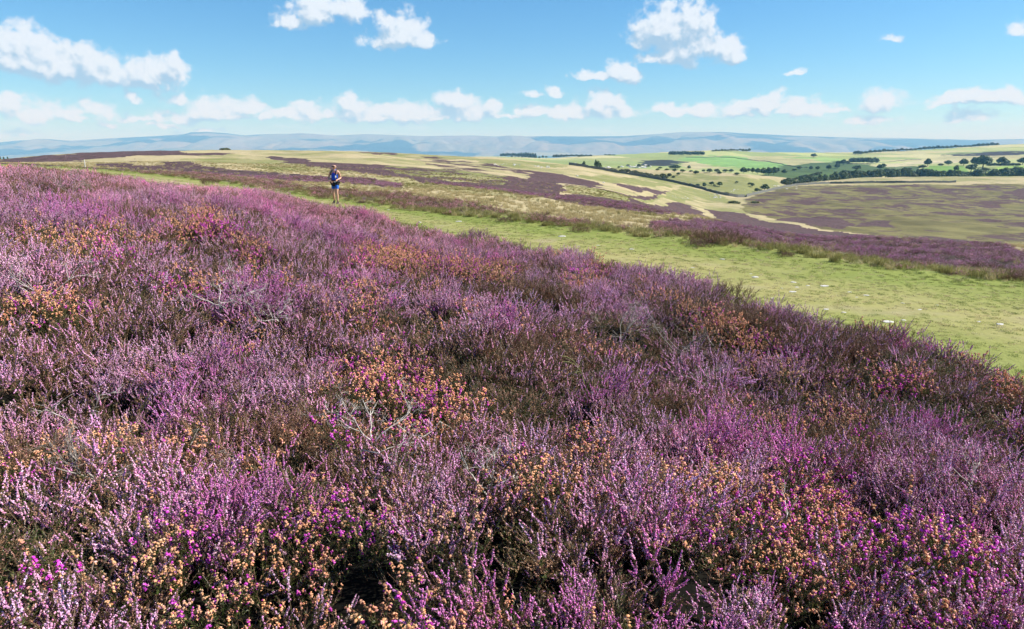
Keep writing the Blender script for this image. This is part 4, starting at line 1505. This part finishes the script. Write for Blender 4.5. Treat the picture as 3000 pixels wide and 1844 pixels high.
wall('drystone_wall', [ridge_pt(p, .995) for p in (1667, 1720, 1800, 1860, 1920, 1970, 2020, 2060, 2100, 2134, 2160, 2180)], 2.0,
     'long dark drystone wall running down the moor past the thorn bushes', .9)
wall('drystone_wall', [ridge_pt(p, .985) for p in (2186, 2200, 2215, 2232, 2250, 2275)] + [hit(p, q, 400)[:2] for p, q in ((2330, 545), (2380, 541), (2430, 539), (2500, 538), (2580, 537), (2650, 536.5), (2720, 536), (2800, 535.5))], 1.9,
     'dark drystone wall across the top of the brown hill at the right', .9)
for lab, pts in (('thin grey field wall between the bright green field and the straw slope', ((2010, 462), (2100, 461), (2150, 463), (2250, 474), (2365, 492))),
                 ('thin field wall under the oblong plantation on the straw hillside', ((2480, 481), (2530, 480), (2570, 478), (2620, 474), (2700, 468)))):
    wall('field_wall', [hit(p, q, 1250)[:2] for p, q in pts], 1.3, lab, .8)


def rock_mesh(seed, mat, flat=.6):
    import bmesh
    bm = bmesh.new()
    bmesh.ops.create_icosphere(bm, subdivisions=2, radius=.5)
    r = np.random.default_rng(seed)
    pl = r.normal(size=(9, 3))
    pl /= np.linalg.norm(pl, axis=1)[:, None]
    dd = .30 + .16 * r.random(9)
    for v in bm.verts:
        c = np.array(v.co)
        for p, d in zip(pl, dd):
            k = c @ p
            if k > d:
                c = c - p * (k - d)
        c = c * (1 + .08 * (r.random() - .5))
        v.co = (c[0], c[1], c[2] * flat)
    me = bpy.data.meshes.new('rock')
    bm.to_mesh(me)
    bm.free()
    me.materials.append(mat)
    return me


ROCKS = [rock_mesh(500 + s, M_LIME, .5) for s in range(5)]
ROCKSF = [rock_mesh(520 + s, M_LIMEFAR, .6) for s in range(4)]
n_rock = 0


def rock(name, px, py, wpx, label, group=None, ymin=5, far=False, hgt=1.0, cat='stone'):
    global n_rock
    n_rock += 1
    X, Y, z = hit(px, py, ymin)
    w = wpx / F * Y
    o = obj(name, (ROCKSF if far else ROCKS)[n_rock % (4 if far else 5)])
    o.location = (X, Y, z + w * .02 * hgt)
    o.scale = (w, w * .7, w * hgt)
    o.rotation_euler = (0, 0, (n_rock * 0.7) % 1.2 - .6)
    return tag(o, label, cat, group)


G = 'stones set in the track'
rock('path_stone', 2212, 813, 30, 'biggest flat pale stone lying alone on the middle of the track', hgt=.35, ymin=7)
rock('path_stone', 2117, 761, 20, 'small pale stone near the far edge of the track', hgt=.4, ymin=7)
rock('path_stone', 1646, 694, 26, 'flat pale stone on the track where it bends out of sight', hgt=.4, ymin=7)
rock('path_stone', 1230, 653, 12, 'pale upright stone at the near edge of the distant track', hgt=.9, ymin=7)
rock('path_stone', 2929, 951, 28, 'white flat stone on the track at the right edge', hgt=.4, ymin=5)
for x, y, w in ((2488, 857, 20), (2539, 866, 20), (2415, 839, 30), (2324, 828, 22), (2334, 842, 14), (2366, 838, 16), (2868, 944, 16), (2600, 944, 40), (2471, 917, 18), (2420, 907, 20),
                (2646, 939, 20), (2695, 908, 16), (2263, 874, 12), (2644, 890, 14), (2322, 856, 26), (1138, 616, 14), (1345, 650, 22), (1752, 720, 12), (1850, 731, 22), (1695, 723, 12), (2290, 846, 12), (2200, 803, 10),
                (1905, 790, 24), (1960, 800, 18), (1985, 812, 12), (2745, 895, 12), (2510, 872, 10), (2030, 786, 14)):
    rock('path_stone', x, y, w, 'small worn stone set flush in the turf of the track', G, hgt=.3, ymin=5)
rock('boulder', 1691, 517, 9, 'grey boulder on the straw slope under the wall head', ymin=200, far=True, cat='boulder')
rock('boulder', 1768, 536, 8, 'pale boulder on the green slope below the long wall', ymin=200, far=True, cat='boulder')
rock('boulder', 1236, 554, 8, 'pale boulder on the straw strip right of the runner', ymin=46, far=True, cat='boulder')
r_ = np.random.default_rng(77)


def rocks(n, x0, x1, y0, y1, w0, w1, label, group, ymin, hgt=.8):
    for i in range(n):
        rock('limestone_rock', x0 + (x1 - x0) * r_.random(), y0 + (y1 - y0) * r_.random(), w0 + (w1 - w0) * r_.random(), label, group, ymin, True, hgt, 'rock')


rocks(20, 1443, 1524, 481, 487, 3, 7, 'small white limestone block scattered on the green moor below the skyline', 'white blocks on the green moor', 300)
rocks(12, 1561, 1615, 487, 493, 3, 8, 'white limestone block in the cluster left of the wall head', 'white blocks left of the wall head', 300)
rocks(10, 1676, 1708, 481, 488, 8, 14, 'large pale limestone slab beside the dark tree at the wall head', 'slabs at the wall head', 600)
rocks(22, 1764, 1908, 485, 493, 7, 16, 'pale limestone slab of the pavement behind the thorn thicket', 'limestone pavement', 640)
rocks(14, 2076, 2120, 566, 582, 4, 9, 'white limestone rock in the scree by the end of the long wall', 'scree by the wall end', 300)
rocks(9, 1970, 2060, 572, 584, 3, 6, 'small white rock on the green slope left of the scree', 'rocks left of the scree', 300)
rocks(9, 2140, 2250, 556, 562, 3, 6, 'small white rock at the foot of the green knoll', 'rocks under the knoll', 560)
rocks(10, 2262, 2336, 545, 556, 6, 12, 'grey stone of the bare scar beside the brown hill wall', 'stones of the bare scar', 450, .4)

# ------------------------------------------------------------------ marker post
X, Y, z = hit(250, 493, 60)
m_post, T_, b_ = mat_new('weathered_post')
_c = T_.noise(T_.v('MULTIPLY', T_.new('ShaderNodeTexCoord').outputs['Object'], (6, 6, 1)), 3, 5, .6)
T_.l.new(T_.mix(_c, rgb(.48, .45, .41), rgb(.66, .64, .60)), b_.inputs['Base Color'])
mb = MB()
mb.tube([(0, 0, -.3), (0, 0, .4), (.01, 0, .9), (.01, 0, 1.02), (.01, 0, 1.06)], [.06, .06, .058, .055, .03], (.5, .5, .5), 8)
o = obj('marker_post', mb.mesh('marker_post', m_post))
o.location = (X, Y, z)
tag(o, 'slim pale marker post standing on the straw grass at the left', 'post')

# ------------------------------------------------------------------ dead heather wood
def mat_wood(name, ca, cb):
    m, T, b = mat_new(name)
    n = T.noise(T.new('ShaderNodeTexCoord').outputs['Object'], 60, 5, .6)
    T.l.new(T.mix(T.step(n, .35, .7), ca, cb), b.inputs['Base Color'])
    b.inputs['Roughness'].default_value = .8
    return m


M_DEAD = mat_wood('bleached_wood', rgb(.36, .32, .28), rgb(.68, .64, .58))
M_DEADG = mat_wood('grey_wood', rgb(.17, .145, .125), rgb(.36, .32, .28))


def twigs(mb, r, p, d, L, rad, depth, gnarl=.5):
    n = 6
    P = [np.array(p, float)]
    d = np.array(d, float)
    d /= np.linalg.norm(d)
    for i in range(n):
        d = d + r.normal(0, gnarl * .33, 3)
        d /= np.linalg.norm(d)
        P.append(P[-1] + d * L / n)
    mb.tube(P, np.linspace(rad, rad * .55, n + 1), (.5, .5, .5), 5 if rad > .0025 else 3)
    if depth > 0:
        for k in range(2 + int(r.random() * 2.4)):
            i = 2 + int(r.random() * (n - 1))
            a = d + r.normal(0, .75, 3)
            twigs(mb, r, P[min(i, n)], a, L * (.45 + .3 * r.random()), rad * .58, depth - 1, gnarl)


def dead(name, seed, px, py, size, rad, depth, nst, label, mat, lift=.12, flat=.5, ymin=.6, gnarl=.55):
    rad, depth, lift = rad * .68, depth + 1, lift - .03
    r = np.random.default_rng(seed)
    mb = MB()
    for k in range(nst):
        a = 6.28 * k / nst + r.random()
        twigs(mb, r, (r.normal(0, .02), r.normal(0, .02), -size * .15), (cos(a) * flat, sin(a) * flat, .75), size * (.5 + .3 * r.random()), rad, depth, gnarl)
    Yv = np.geomspace(ymin, 60, 2500)
    Xv = x_at(px, py, Yv)
    dz = slope(py) * Yv - (ground(Xv, Yv) + lift)
    i = np.nonzero(dz <= 0)[0][0]
    o = obj(name, mb.mesh(name, mat, True))
    o.location = (Xv[i], Yv[i], float(ground(Xv[i:i + 1], Yv[i:i + 1])[0]) + lift)
    tag(o, label, 'dead heather')


dead('dead_heather', 601, 1090, 1280, .26, .0046, 3, 4, 'tangle of bleached white branches among the orange bells left of centre', M_DEAD, .20, 1.3)
dead('dead_heather', 602, 1225, 1265, .20, .0040, 2, 2, 'two long white twigs reaching right of the white tangle', M_DEAD, .20, 1.6)
dead('dead_heather', 603, 660, 880, .36, .0048, 3, 4, 'upright spray of whitish twigs beside the magenta bells at left', M_DEAD, .24, .8)
dead('dead_heather', 604, 805, 925, .26, .0045, 3, 3, 'small pale twig cluster right of the upright whitish spray', M_DEAD, .24, 1.0)
dead('dead_heather', 605, 1815, 985, .42, .0065, 3, 5, 'left one of two grey dead bushes over the dark hollow', M_DEADG, .22, 1.1)
dead('dead_heather', 606, 1985, 1010, .42, .0065, 3, 5, 'right one of two grey dead bushes, its branches bowed low', M_DEADG, .22, 1.2)
dead('dead_heather', 607, 2070, 1120, .32, .005, 3, 4, 'dark thin dead bush below the two grey ones', M_DEADG, .20, 1.0)
dead('dead_heather', 608, 350, 1450, .36, .0085, 4, 5, 'old grey bush with thick bare stems in the lower left foreground', M_DEADG, .02, .55)
dead('dead_heather', 609, 230, 1235, .22, .0032, 1, 2, 'thin crooked white twig above the old grey bush', M_DEAD, .22, .7)
dead('dead_heather', 610, 1430, 1410, .22, .0055, 3, 3, 'dark stem with a fan of fine white twigs near the bottom centre', M_DEAD, .14, .9)
dead('dead_heather', 611, 2300, 1540, .24, .0038, 2, 2, 'forked pale twig between orange bells at the lower right', M_DEAD, .16, .7)
dead('dead_heather', 612, 205, 560, .9, .011, 3, 5, 'grey leafless bush standing above the heather at the upper left', M_DEADG, .2, .9, gnarl=.4)
dead('dead_heather', 613, 2845, 1420, .20, .0035, 2, 2, 'small white twig fork at the right edge of the heather', M_DEAD, .18, .9)
dead('dead_heather', 614, 120, 855, .30, .004, 2, 3, 'curved pale twig at the left edge among orange bells', M_DEAD, .22, 1.0)

mb = MB()
r = np.random.default_rng(620)
for k in range(5):
    a = r.random() * 6.28
    t = np.linspace(0, 1, 8)
    L = .30 + .14 * r.random()
    mb.tube(np.stack([cos(a) * L * .5 * t ** 2, sin(a) * L * .5 * t ** 2, L * t - .12 * t ** 3], 1), np.linspace(.0022, .0009, 8), mixcol(r, 1, (.20, .24, .06), (.36, .38, .14))[0], 4)
X, Y, z = hit(1715, 1200, .8)
o = obj('grass_stalks', mb.mesh('grass_stalks', M_BUSH), loc=(X, Y, z + .05))
o.name = 'grass_tussock'
tag(o, 'few thin green grass stalks bending over the heather right of centre', 'grass')

# ------------------------------------------------------------------ heather bushes that stand apart
def bush_mesh(seed, bloom, tone, lf, n=16, rad=.34, hgt=.26):
    r = np.random.default_rng(seed)
    mb = MB()
    for i in range(n):
        q = math.sqrt((i + .5) / n) * rad
        a = i * 2.4
        z = hgt * math.sqrt(max(0, 1 - (q / rad) ** 2 * .95)) * .55 - .06
        ling(seed * 50 + i, n_main=6, height=.22, n_sub=4, fl=14, bloom=bloom, tone=tone, lf=lf, fsize=.0085, mb=mb, at=np.array([cos(a) * q, sin(a) * q, z]))
    return mb.mesh('heather_bush', M_BUSH)


BUSHES = [bush_mesh(31, .35, ((.34, .20, .24), (.48, .30, .36)), (((.14, .09, .05), (.22, .14, .08)), GRB)),
          bush_mesh(32, .10, ((.36, .22, .22), (.46, .3, .3)), (((.12, .085, .045), (.20, .13, .07)), GRB)),
          bush_mesh(33, .85, ((.50, .20, .46), (.68, .36, .62)), (GRB, GR1))]


def heather_bush(px, py, wpx, k, label, group=None, ymin=5, tall=1.0):
    X, Y, z = hit(px, py, ymin)
    s_ = wpx / F * Y / .85
    o = obj('heather_bush', BUSHES[k])
    o.location = (X, Y, z - .03)
    o.scale = (s_, s_, s_ * tall)
    o.rotation_euler = (0, 0, (px * .37) % 6.28)
    tag(o, label, 'heather bush', group)


heather_bush(2120, 885, 190, 1, 'big dark brown bush at the near edge of the track', ymin=7, tall=.95)
heather_bush(1395, 715, 120, 2, 'bright magenta purple bush rising from the near heather edge', ymin=10, tall=1.1)
heather_bush(2305, 752, 56, 0, 'small round brown tuft alone on the grass beyond the track', ymin=10, tall=.9)
heather_bush(2462, 745, 80, 1, 'dark tuft on the grass with a straw fringe right of the small one', ymin=10, tall=.7)
heather_bush(2110, 712, 190, 1, 'broad brown hummock bush on the far verge of the track', ymin=14, tall=.7)
heather_bush(2045, 722, 100, 0, 'low pinkish tuft at the left foot of the broad hummock', ymin=14, tall=.7)
heather_bush(2880, 790, 120, 1, 'dark wide tuft at the right on the far verge', ymin=10, tall=.6)
heather_bush(2990, 825, 90, 1, 'dark tuft cut off by the right edge of the picture', ymin=9, tall=.9)
heather_bush(2790, 805, 66, 0, 'flat brown tuft left of the dark wide tuft', ymin=10, tall=.6)
heather_bush(2240, 725, 80, 0, 'pink brown tuft right of the broad hummock', ymin=14, tall=.7)
heather_bush(919, 570, 34, 0, 'pinkish bush on the grass left of the runner\'s legs', ymin=34, tall=.9)
heather_bush(948, 583, 44, 1, 'dark bush on the grass just left of the runner', ymin=33, tall=.9)
heather_bush(1022, 592, 30, 1, 'small dark bush on the grass right of the runner', ymin=33, tall=.9)
heather_bush(1062, 596, 40, 0, 'second small bush right of the runner, brown and low', ymin=31, tall=.7)
heather_bush(612, 541, 66, 1, 'dark round bush on the track far behind at the left', ymin=40, tall=.9)
heather_bush(1480, 650, 60, 0, 'brown tuft on the far edge of the track at the middle', ymin=20, tall=.8)
heather_bush(1700, 680, 70, 1, 'dark tuft on the far edge of the track right of the middle', ymin=18, tall=.8)

# ------------------------------------------------------------------ the runner
def skin_mesh(name, joints, edges, mat, levels=2, root='root'):
    keys = list(joints)
    me = bpy.data.meshes.new(name + '_cage')
    me.from_pydata([joints[k][0] for k in keys], [(keys.index(a), keys.index(b)) for a, b in edges], [])
    o = bpy.data.objects.new(name + '_cage', me)
    COL.objects.link(o)
    sk = o.modifiers.new('skin', 'SKIN')
    sk.use_smooth_shade = True
    sv_ = me.skin_vertices[0].data
    for i, k in enumerate(keys):
        rr = joints[k][1]
        sv_[i].radius = rr if isinstance(rr, tuple) else (rr, rr)
        sv_[i].use_root = (k == root)
    sb = o.modifiers.new('sub', 'SUBSURF')
    sb.levels = sb.render_levels = levels
    dg = bpy.context.evaluated_depsgraph_get()
    dg.update()
    out = bpy.data.meshes.new_from_object(o.evaluated_get(dg), depsgraph=dg)
    out.name = name
    bpy.data.objects.remove(o)
    bpy.data.meshes.remove(me)
    out.materials.clear()
    out.materials.append(mat)
    return out


def plain(name, c, rough=.6, spec=.3, nscale=40, amt=.25):
    m, T, b = mat_new(name)
    n = T.noise(T.new('ShaderNodeTexCoord').outputs['Object'], nscale, 4, .6)
    T.l.new(T.mix(n, rgb(*[v * (1 - amt) for v in c]), rgb(*[min(1, v * (1 + amt)) for v in c])), b.inputs['Base Color'])
    b.inputs['Roughness'].default_value = rough
    b.inputs['Specular IOR Level'].default_value = spec
    return m


def ellipsoid(name, c, rx, ry, rz, mat, parent, rot=(0, 0, 0)):
    import bmesh
    bm = bmesh.new()
    bmesh.ops.create_uvsphere(bm, u_segments=16, v_segments=10, radius=1)
    for f in bm.faces:
        f.smooth = True
    bm.transform(Matrix.Diagonal((rx, ry, rz, 1)))
    me = bpy.data.meshes.new(name)
    bm.to_mesh(me)
    bm.free()
    me.materials.append(mat)
    o = obj(name, me, parent, c)
    o.rotation_euler = rot
    return o


def build_person():
    X, Y, z = hit(985, 597.5, 29.5)
    root = bpy.data.objects.new('person', None)
    COL.objects.link(root)
    root.location = (X, Y, z)
    root.rotation_euler = (0, 0, -.16)
    tag(root, 'bald runner in blue vest and black shorts with dark pack, coming along the track', 'person')
    skin = plain('skin', (.52, .30, .21), .5, .35, 12, .12)
    J = {
        'root': ((0, .01, .95), (.145, .115)), 'sp': ((0, .0, 1.10), (.135, .11)), 'ch': ((0, .0, 1.28), (.155, .118)), 'up': ((0, .01, 1.41), (.115, .085)),
        'nk': ((0, .0, 1.50), .052), 'n2': ((.005, -.015, 1.555), .056), 'hd': ((.005, -.025, 1.640), (.098, .118)), 'ht': ((.005, -.005, 1.715), (.088, .104)),
        'jaw': ((.005, -.075, 1.585), .042), 'nose': ((.005, -.112, 1.628), .013), 'nos2': ((.005, -.130, 1.615), .010),
        'earR': ((-.082, -.01, 1.63), .016), 'earL': ((.092, -.01, 1.63), .016),
        'shR': ((-.155, .01, 1.425), .066), 's2R': ((-.195, .02, 1.40), .058), 'elR': ((-.315, .07, 1.165), .044), 'f1R': ((-.27, -.03, 1.10), .046), 'wrR': ((-.115, -.19, 1.01), .028), 'pmR': ((-.075, -.225, .985), (.036, .022)),
        'shL': ((.155, .01, 1.425), .066), 's2L': ((.195, .02, 1.40), .058), 'elL': ((.245, .10, 1.155), .044), 'f1L': ((.235, .01, 1.12), .045), 'wrL': ((.205, -.15, 1.08), .028), 'pmL': ((.19, -.20, 1.055), (.024, .036)),
        'hpR': ((-.09, .01, .90), .098), 'thR': ((-.10, .02, .74), .084), 'knR': ((-.105, -.015, .50), .053), 'caR': ((-.118, .06, .34), .054), 'anR': ((-.148, .175, .125), .034), 'heR': ((-.150, .185, .075), .034), 'toR': ((-.158, .035, .03), .03),
        'hpL': ((.09, .0, .90), .098), 'thL': ((.105, -.045, .74), .084), 'knL': ((.112, -.10, .50), .053), 'caL': ((.118, -.075, .33), .054), 'anL': ((.125, -.10, .10), .034), 'heL': ((.125, -.08, .05), .034), 'toL': ((.145, -.24, .045), .03),
    }
    E = [('root', 'sp'), ('sp', 'ch'), ('ch', 'up'), ('up', 'nk'), ('nk', 'n2'), ('n2', 'hd'), ('hd', 'ht'), ('hd', 'jaw'), ('hd', 'nose'), ('nose', 'nos2'), ('hd', 'earR'), ('hd', 'earL')]
    for q in 'RL':
        E += [('up', 'sh' + q), ('sh' + q, 's2' + q), ('s2' + q, 'el' + q), ('el' + q, 'f1' + q), ('f1' + q, 'wr' + q), ('wr' + q, 'pm' + q)]
        E += [('root', 'hp' + q), ('hp' + q, 'th' + q), ('th' + q, 'kn' + q), ('kn' + q, 'ca' + q), ('ca' + q, 'an' + q), ('an' + q, 'he' + q), ('he' + q, 'to' + q)]
    # hands: four fingers and a thumb, loosely curled
    for q, pm, fw, side, down in (('R', J['pmR'][0], Vector((.75, -.5, -.35)), Vector((.25, .1, -.95)), Vector((.3, .9, -.2))),
                                  ('L', J['pmL'][0], Vector((-.25, -.85, -.35)), Vector((.1, .25, -.95)), Vector((-.95, .3, -.1)))):
        fw.normalize(); side.normalize(); down.normalize()
        p = Vector(pm)
        for i, L in enumerate((.034, .040, .037, .028)):
            b = p + side * ((i - 1.5) * .019) + fw * .03
            a1, a2 = b + fw * L * .8, b + fw * L * 1.2 + down * L * .75
            for nm, v, rr in (('a', b, .0105), ('b', a1, .0095), ('c', a2, .008)):
                J['%s%d%s' % (nm, i, q)] = (tuple(v), rr)
            E += [('pm' + q, 'a%d%s' % (i, q)), ('a%d%s' % (i, q), 'b%d%s' % (i, q)), ('b%d%s' % (i, q), 'c%d%s' % (i, q))]
        t1 = p - side * .034 + fw * .004
        t2 = t1 - side * .012 + fw * .032 + down * .012
        J['t1' + q], J['t2' + q] = (tuple(t1), .012), (tuple(t2), .009)
        E += [('pm' + q, 't1' + q), ('t1' + q, 't2' + q)]
    obj('body', skin_mesh('body', J, E, skin), root)

    def sub(keys, grow, extra=None):
        out = {}
        for k in keys:
            p, rr = J[k]
            rr = rr if isinstance(rr, tuple) else (rr, rr)
            out[k] = (p, (rr[0] + grow, rr[1] + grow))
        out.update(extra or {})
        return out
    blue = plain('vest_cloth', (.02, .09, .60), .65, .2, 60, .2)
    blue2 = plain('tights_cloth', (.01, .12, .52), .5, .3, 60, .15)
    black = plain('black_cloth', (.016, .016, .018), .7, .2, 60, .3)
    j = sub(['root', 'sp', 'ch'], .014, {'u2': ((0, .01, 1.43), (.15, .115)), 'sR': ((-.10, .012, 1.50), (.034, .07)), 'sL': ((.10, .012, 1.50), (.034, .07))})
    obj('running_vest', skin_mesh('running_vest', j, [('root', 'sp'), ('sp', 'ch'), ('ch', 'u2'), ('u2', 'sR'), ('u2', 'sL')], blue), root)
    lm = {q: tuple(Vector(J['th' + q][0]).lerp(Vector(J['kn' + q][0]), .62)) for q in 'RL'}
    j = sub(['hpR', 'thR', 'hpL', 'thL'], .008, {'root': ((0, .01, .93), (.142, .112)), 'eR': (lm['R'], .068), 'eL': (lm['L'], .068)})
    obj('tights', skin_mesh('tights', j, [('root', 'hpR'), ('root', 'hpL'), ('hpR', 'thR'), ('hpL', 'thL'), ('thR', 'eR'), ('thL', 'eL')], blue2), root)
    j = {'root': ((0, .01, .96), (.160, .130)), 'hpR': ((-.095, .012, .90), .115), 'hpL': ((.095, .0, .90), .115), 'eR': ((-.108, .02, .765), .108), 'eL': ((.112, -.04, .765), .106)}
    obj('shorts', skin_mesh('shorts', j, [('root', 'hpR'), ('root', 'hpL'), ('hpR', 'eR'), ('hpL', 'eL')], black), root)
    # pack: body on the back, shoulder straps, belt, two bottles
    pk = obj('backpack', skin_mesh('backpack', {'root': ((0, .16, 1.28), (.13, .06)), 'a': ((0, .155, 1.40), (.11, .05)), 'b': ((0, .16, 1.14), (.12, .055))}, [('root', 'a'), ('root', 'b')], black), root)
    for sx in (-1, 1):
        mb = MB()
        mb.tube([(sx * .10, .14, 1.40), (sx * .108, .06, 1.485), (sx * .11, -.03, 1.475), (sx * .118, -.115, 1.40), (sx * .125, -.142, 1.29), (sx * .135, -.13, 1.18), (sx * .15, -.06, 1.10), (sx * .13, .10, 1.10)], .026, (.02, .02, .02), 8)
        obj('shoulder_strap', mb.mesh('shoulder_strap', black, True), pk)
        ellipsoid('bottle', (sx * .115, -.165, 1.20), .032, .03, .062, plain('bottle_plastic', (.62, .64, .66), .3, .5, 20, .1), pk)
    mb = MB()
    a = np.linspace(0, 2 * pi, 24)
    mb.tube(np.stack([.165 * np.sin(a), .01 - .138 * np.cos(a), 1.03 + .01 * np.cos(a)], 1), .020, (.02, .02, .02), 8, False)
    obj('waist_belt', mb.mesh('waist_belt', black, True), root)
    ellipsoid('race_number', (.07, -.150, .985), .045, .008, .030, plain('number_cloth', (.75, .78, .80), .7, .2, 30, .1), root)
    ellipsoid('chest_badge', (.055, -.150, 1.38), .022, .010, .018, plain('badge_cloth', (.65, .04, .06), .6, .2, 30, .1), root)
    lens = plain('dark_lens', (.01, .01, .012), .15, .6, 5, .1)
    gl = ellipsoid('sunglasses', (-.030, -.118, 1.655), .033, .018, .022, lens, root)
    ellipsoid('lens', (.070, 0, 0), .033, .018, .022, lens, gl)
    mb = MB()
    mb.tube([(-.05, .10, .004), (-.046, .03, .004), (-.03, .002, .006), (.03, -.010, .006), (.096, .002, .006), (.112, .03, .004), (.116, .10, .004)], .005, (.01, .01, .01), 6)
    obj('glasses_frame', mb.mesh('glasses_frame', lens, True), gl)
    ellipsoid('mouth', (.005, -.109, 1.582), .022, .008, .006, plain('lips', (.36, .14, .12), .5, .3, 20, .1), root)
    w = Vector(J['wrL'][0])
    wt = ellipsoid('watch', tuple(w + Vector((0, .02, .006))), .036, .022, .036, plain('watch_strap', (.10, .35, .55), .4, .4, 20, .1), root)
    ellipsoid('dial', (.014, -.004, .024), .020, .016, .014, plain('watch_face', (.6, .65, .68), .3, .5, 20, .1), wt)
    sock = plain('sock_cloth', (.02, .02, .022), .8, .1, 60, .2)
    for q, d in (('R', Vector((-.02, -1, -.12))), ('L', Vector((.12, -1, .02)))):
        he, an, to = (Vector(J[k + q][0]) for k in ('he', 'an', 'to'))
        sh = obj('shoe', skin_mesh('shoe', {'root': (tuple(he), (.046, .046)), 'm': (tuple(he.lerp(to, .5) + Vector((0, 0, .012))), (.048, .044)), 't': (tuple(to), (.046, .034)), 'c': (tuple(he.lerp(an, .7)), (.046, .048))},
                                           [('root', 'm'), ('m', 't'), ('root', 'c')], black), root)
        ellipsoid('sole', tuple(he.lerp(to, .5) - Vector((0, 0, .034))), .05, .14, .016, plain('sole_rubber', (.05, .05, .05), .8, .2, 30, .2), sh, (0.12 if q == 'R' else 0, 0, 0))
        obj('sock', skin_mesh('sock', {'root': (tuple(an), .042), 'b': (tuple(an.lerp(Vector(J['ca' + q][0]), .28)), .043)}, [('root', 'b')], sock), root)


build_person()

# ------------------------------------------------------------------ the air
def build_haze():
    x0, x1, y0, y1, z0, z1 = -40000, 40000, -4000, 30500, -214, 640
    V = [(x, y, z) for x in (x0, x1) for y in (y0, y1) for z in (z0, z1)]
    Fc = [(0, 1, 3, 2), (4, 6, 7, 5), (0, 4, 5, 1), (2, 3, 7, 6), (0, 2, 6, 4), (1, 5, 7, 3)]
    m = bpy.data.materials.new('haze_air')
    m.use_nodes = True
    T = NT(m.node_tree)
    T.n.clear()
    out = T.new('ShaderNodeOutputMaterial')
    pv = T.new('ShaderNodeVolumePrincipled')
    pv.inputs['Color'].default_value = rgb(.25, .60, 1.0)
    pv.inputs['Absorption Color'].default_value = rgb(1, 1, 1)
    pv.inputs['Density'].default_value = 8.2e-5
    pv.inputs['Anisotropy'].default_value = 0.0
    T.l.new(pv.outputs[0], out.inputs['Volume'])
    o = obj('haze', mesh_from('haze', V, Fc, m))
    tag(o, 'thin blue haze of the air between the moor and the far fells', 'haze', kind='stuff')


build_haze()
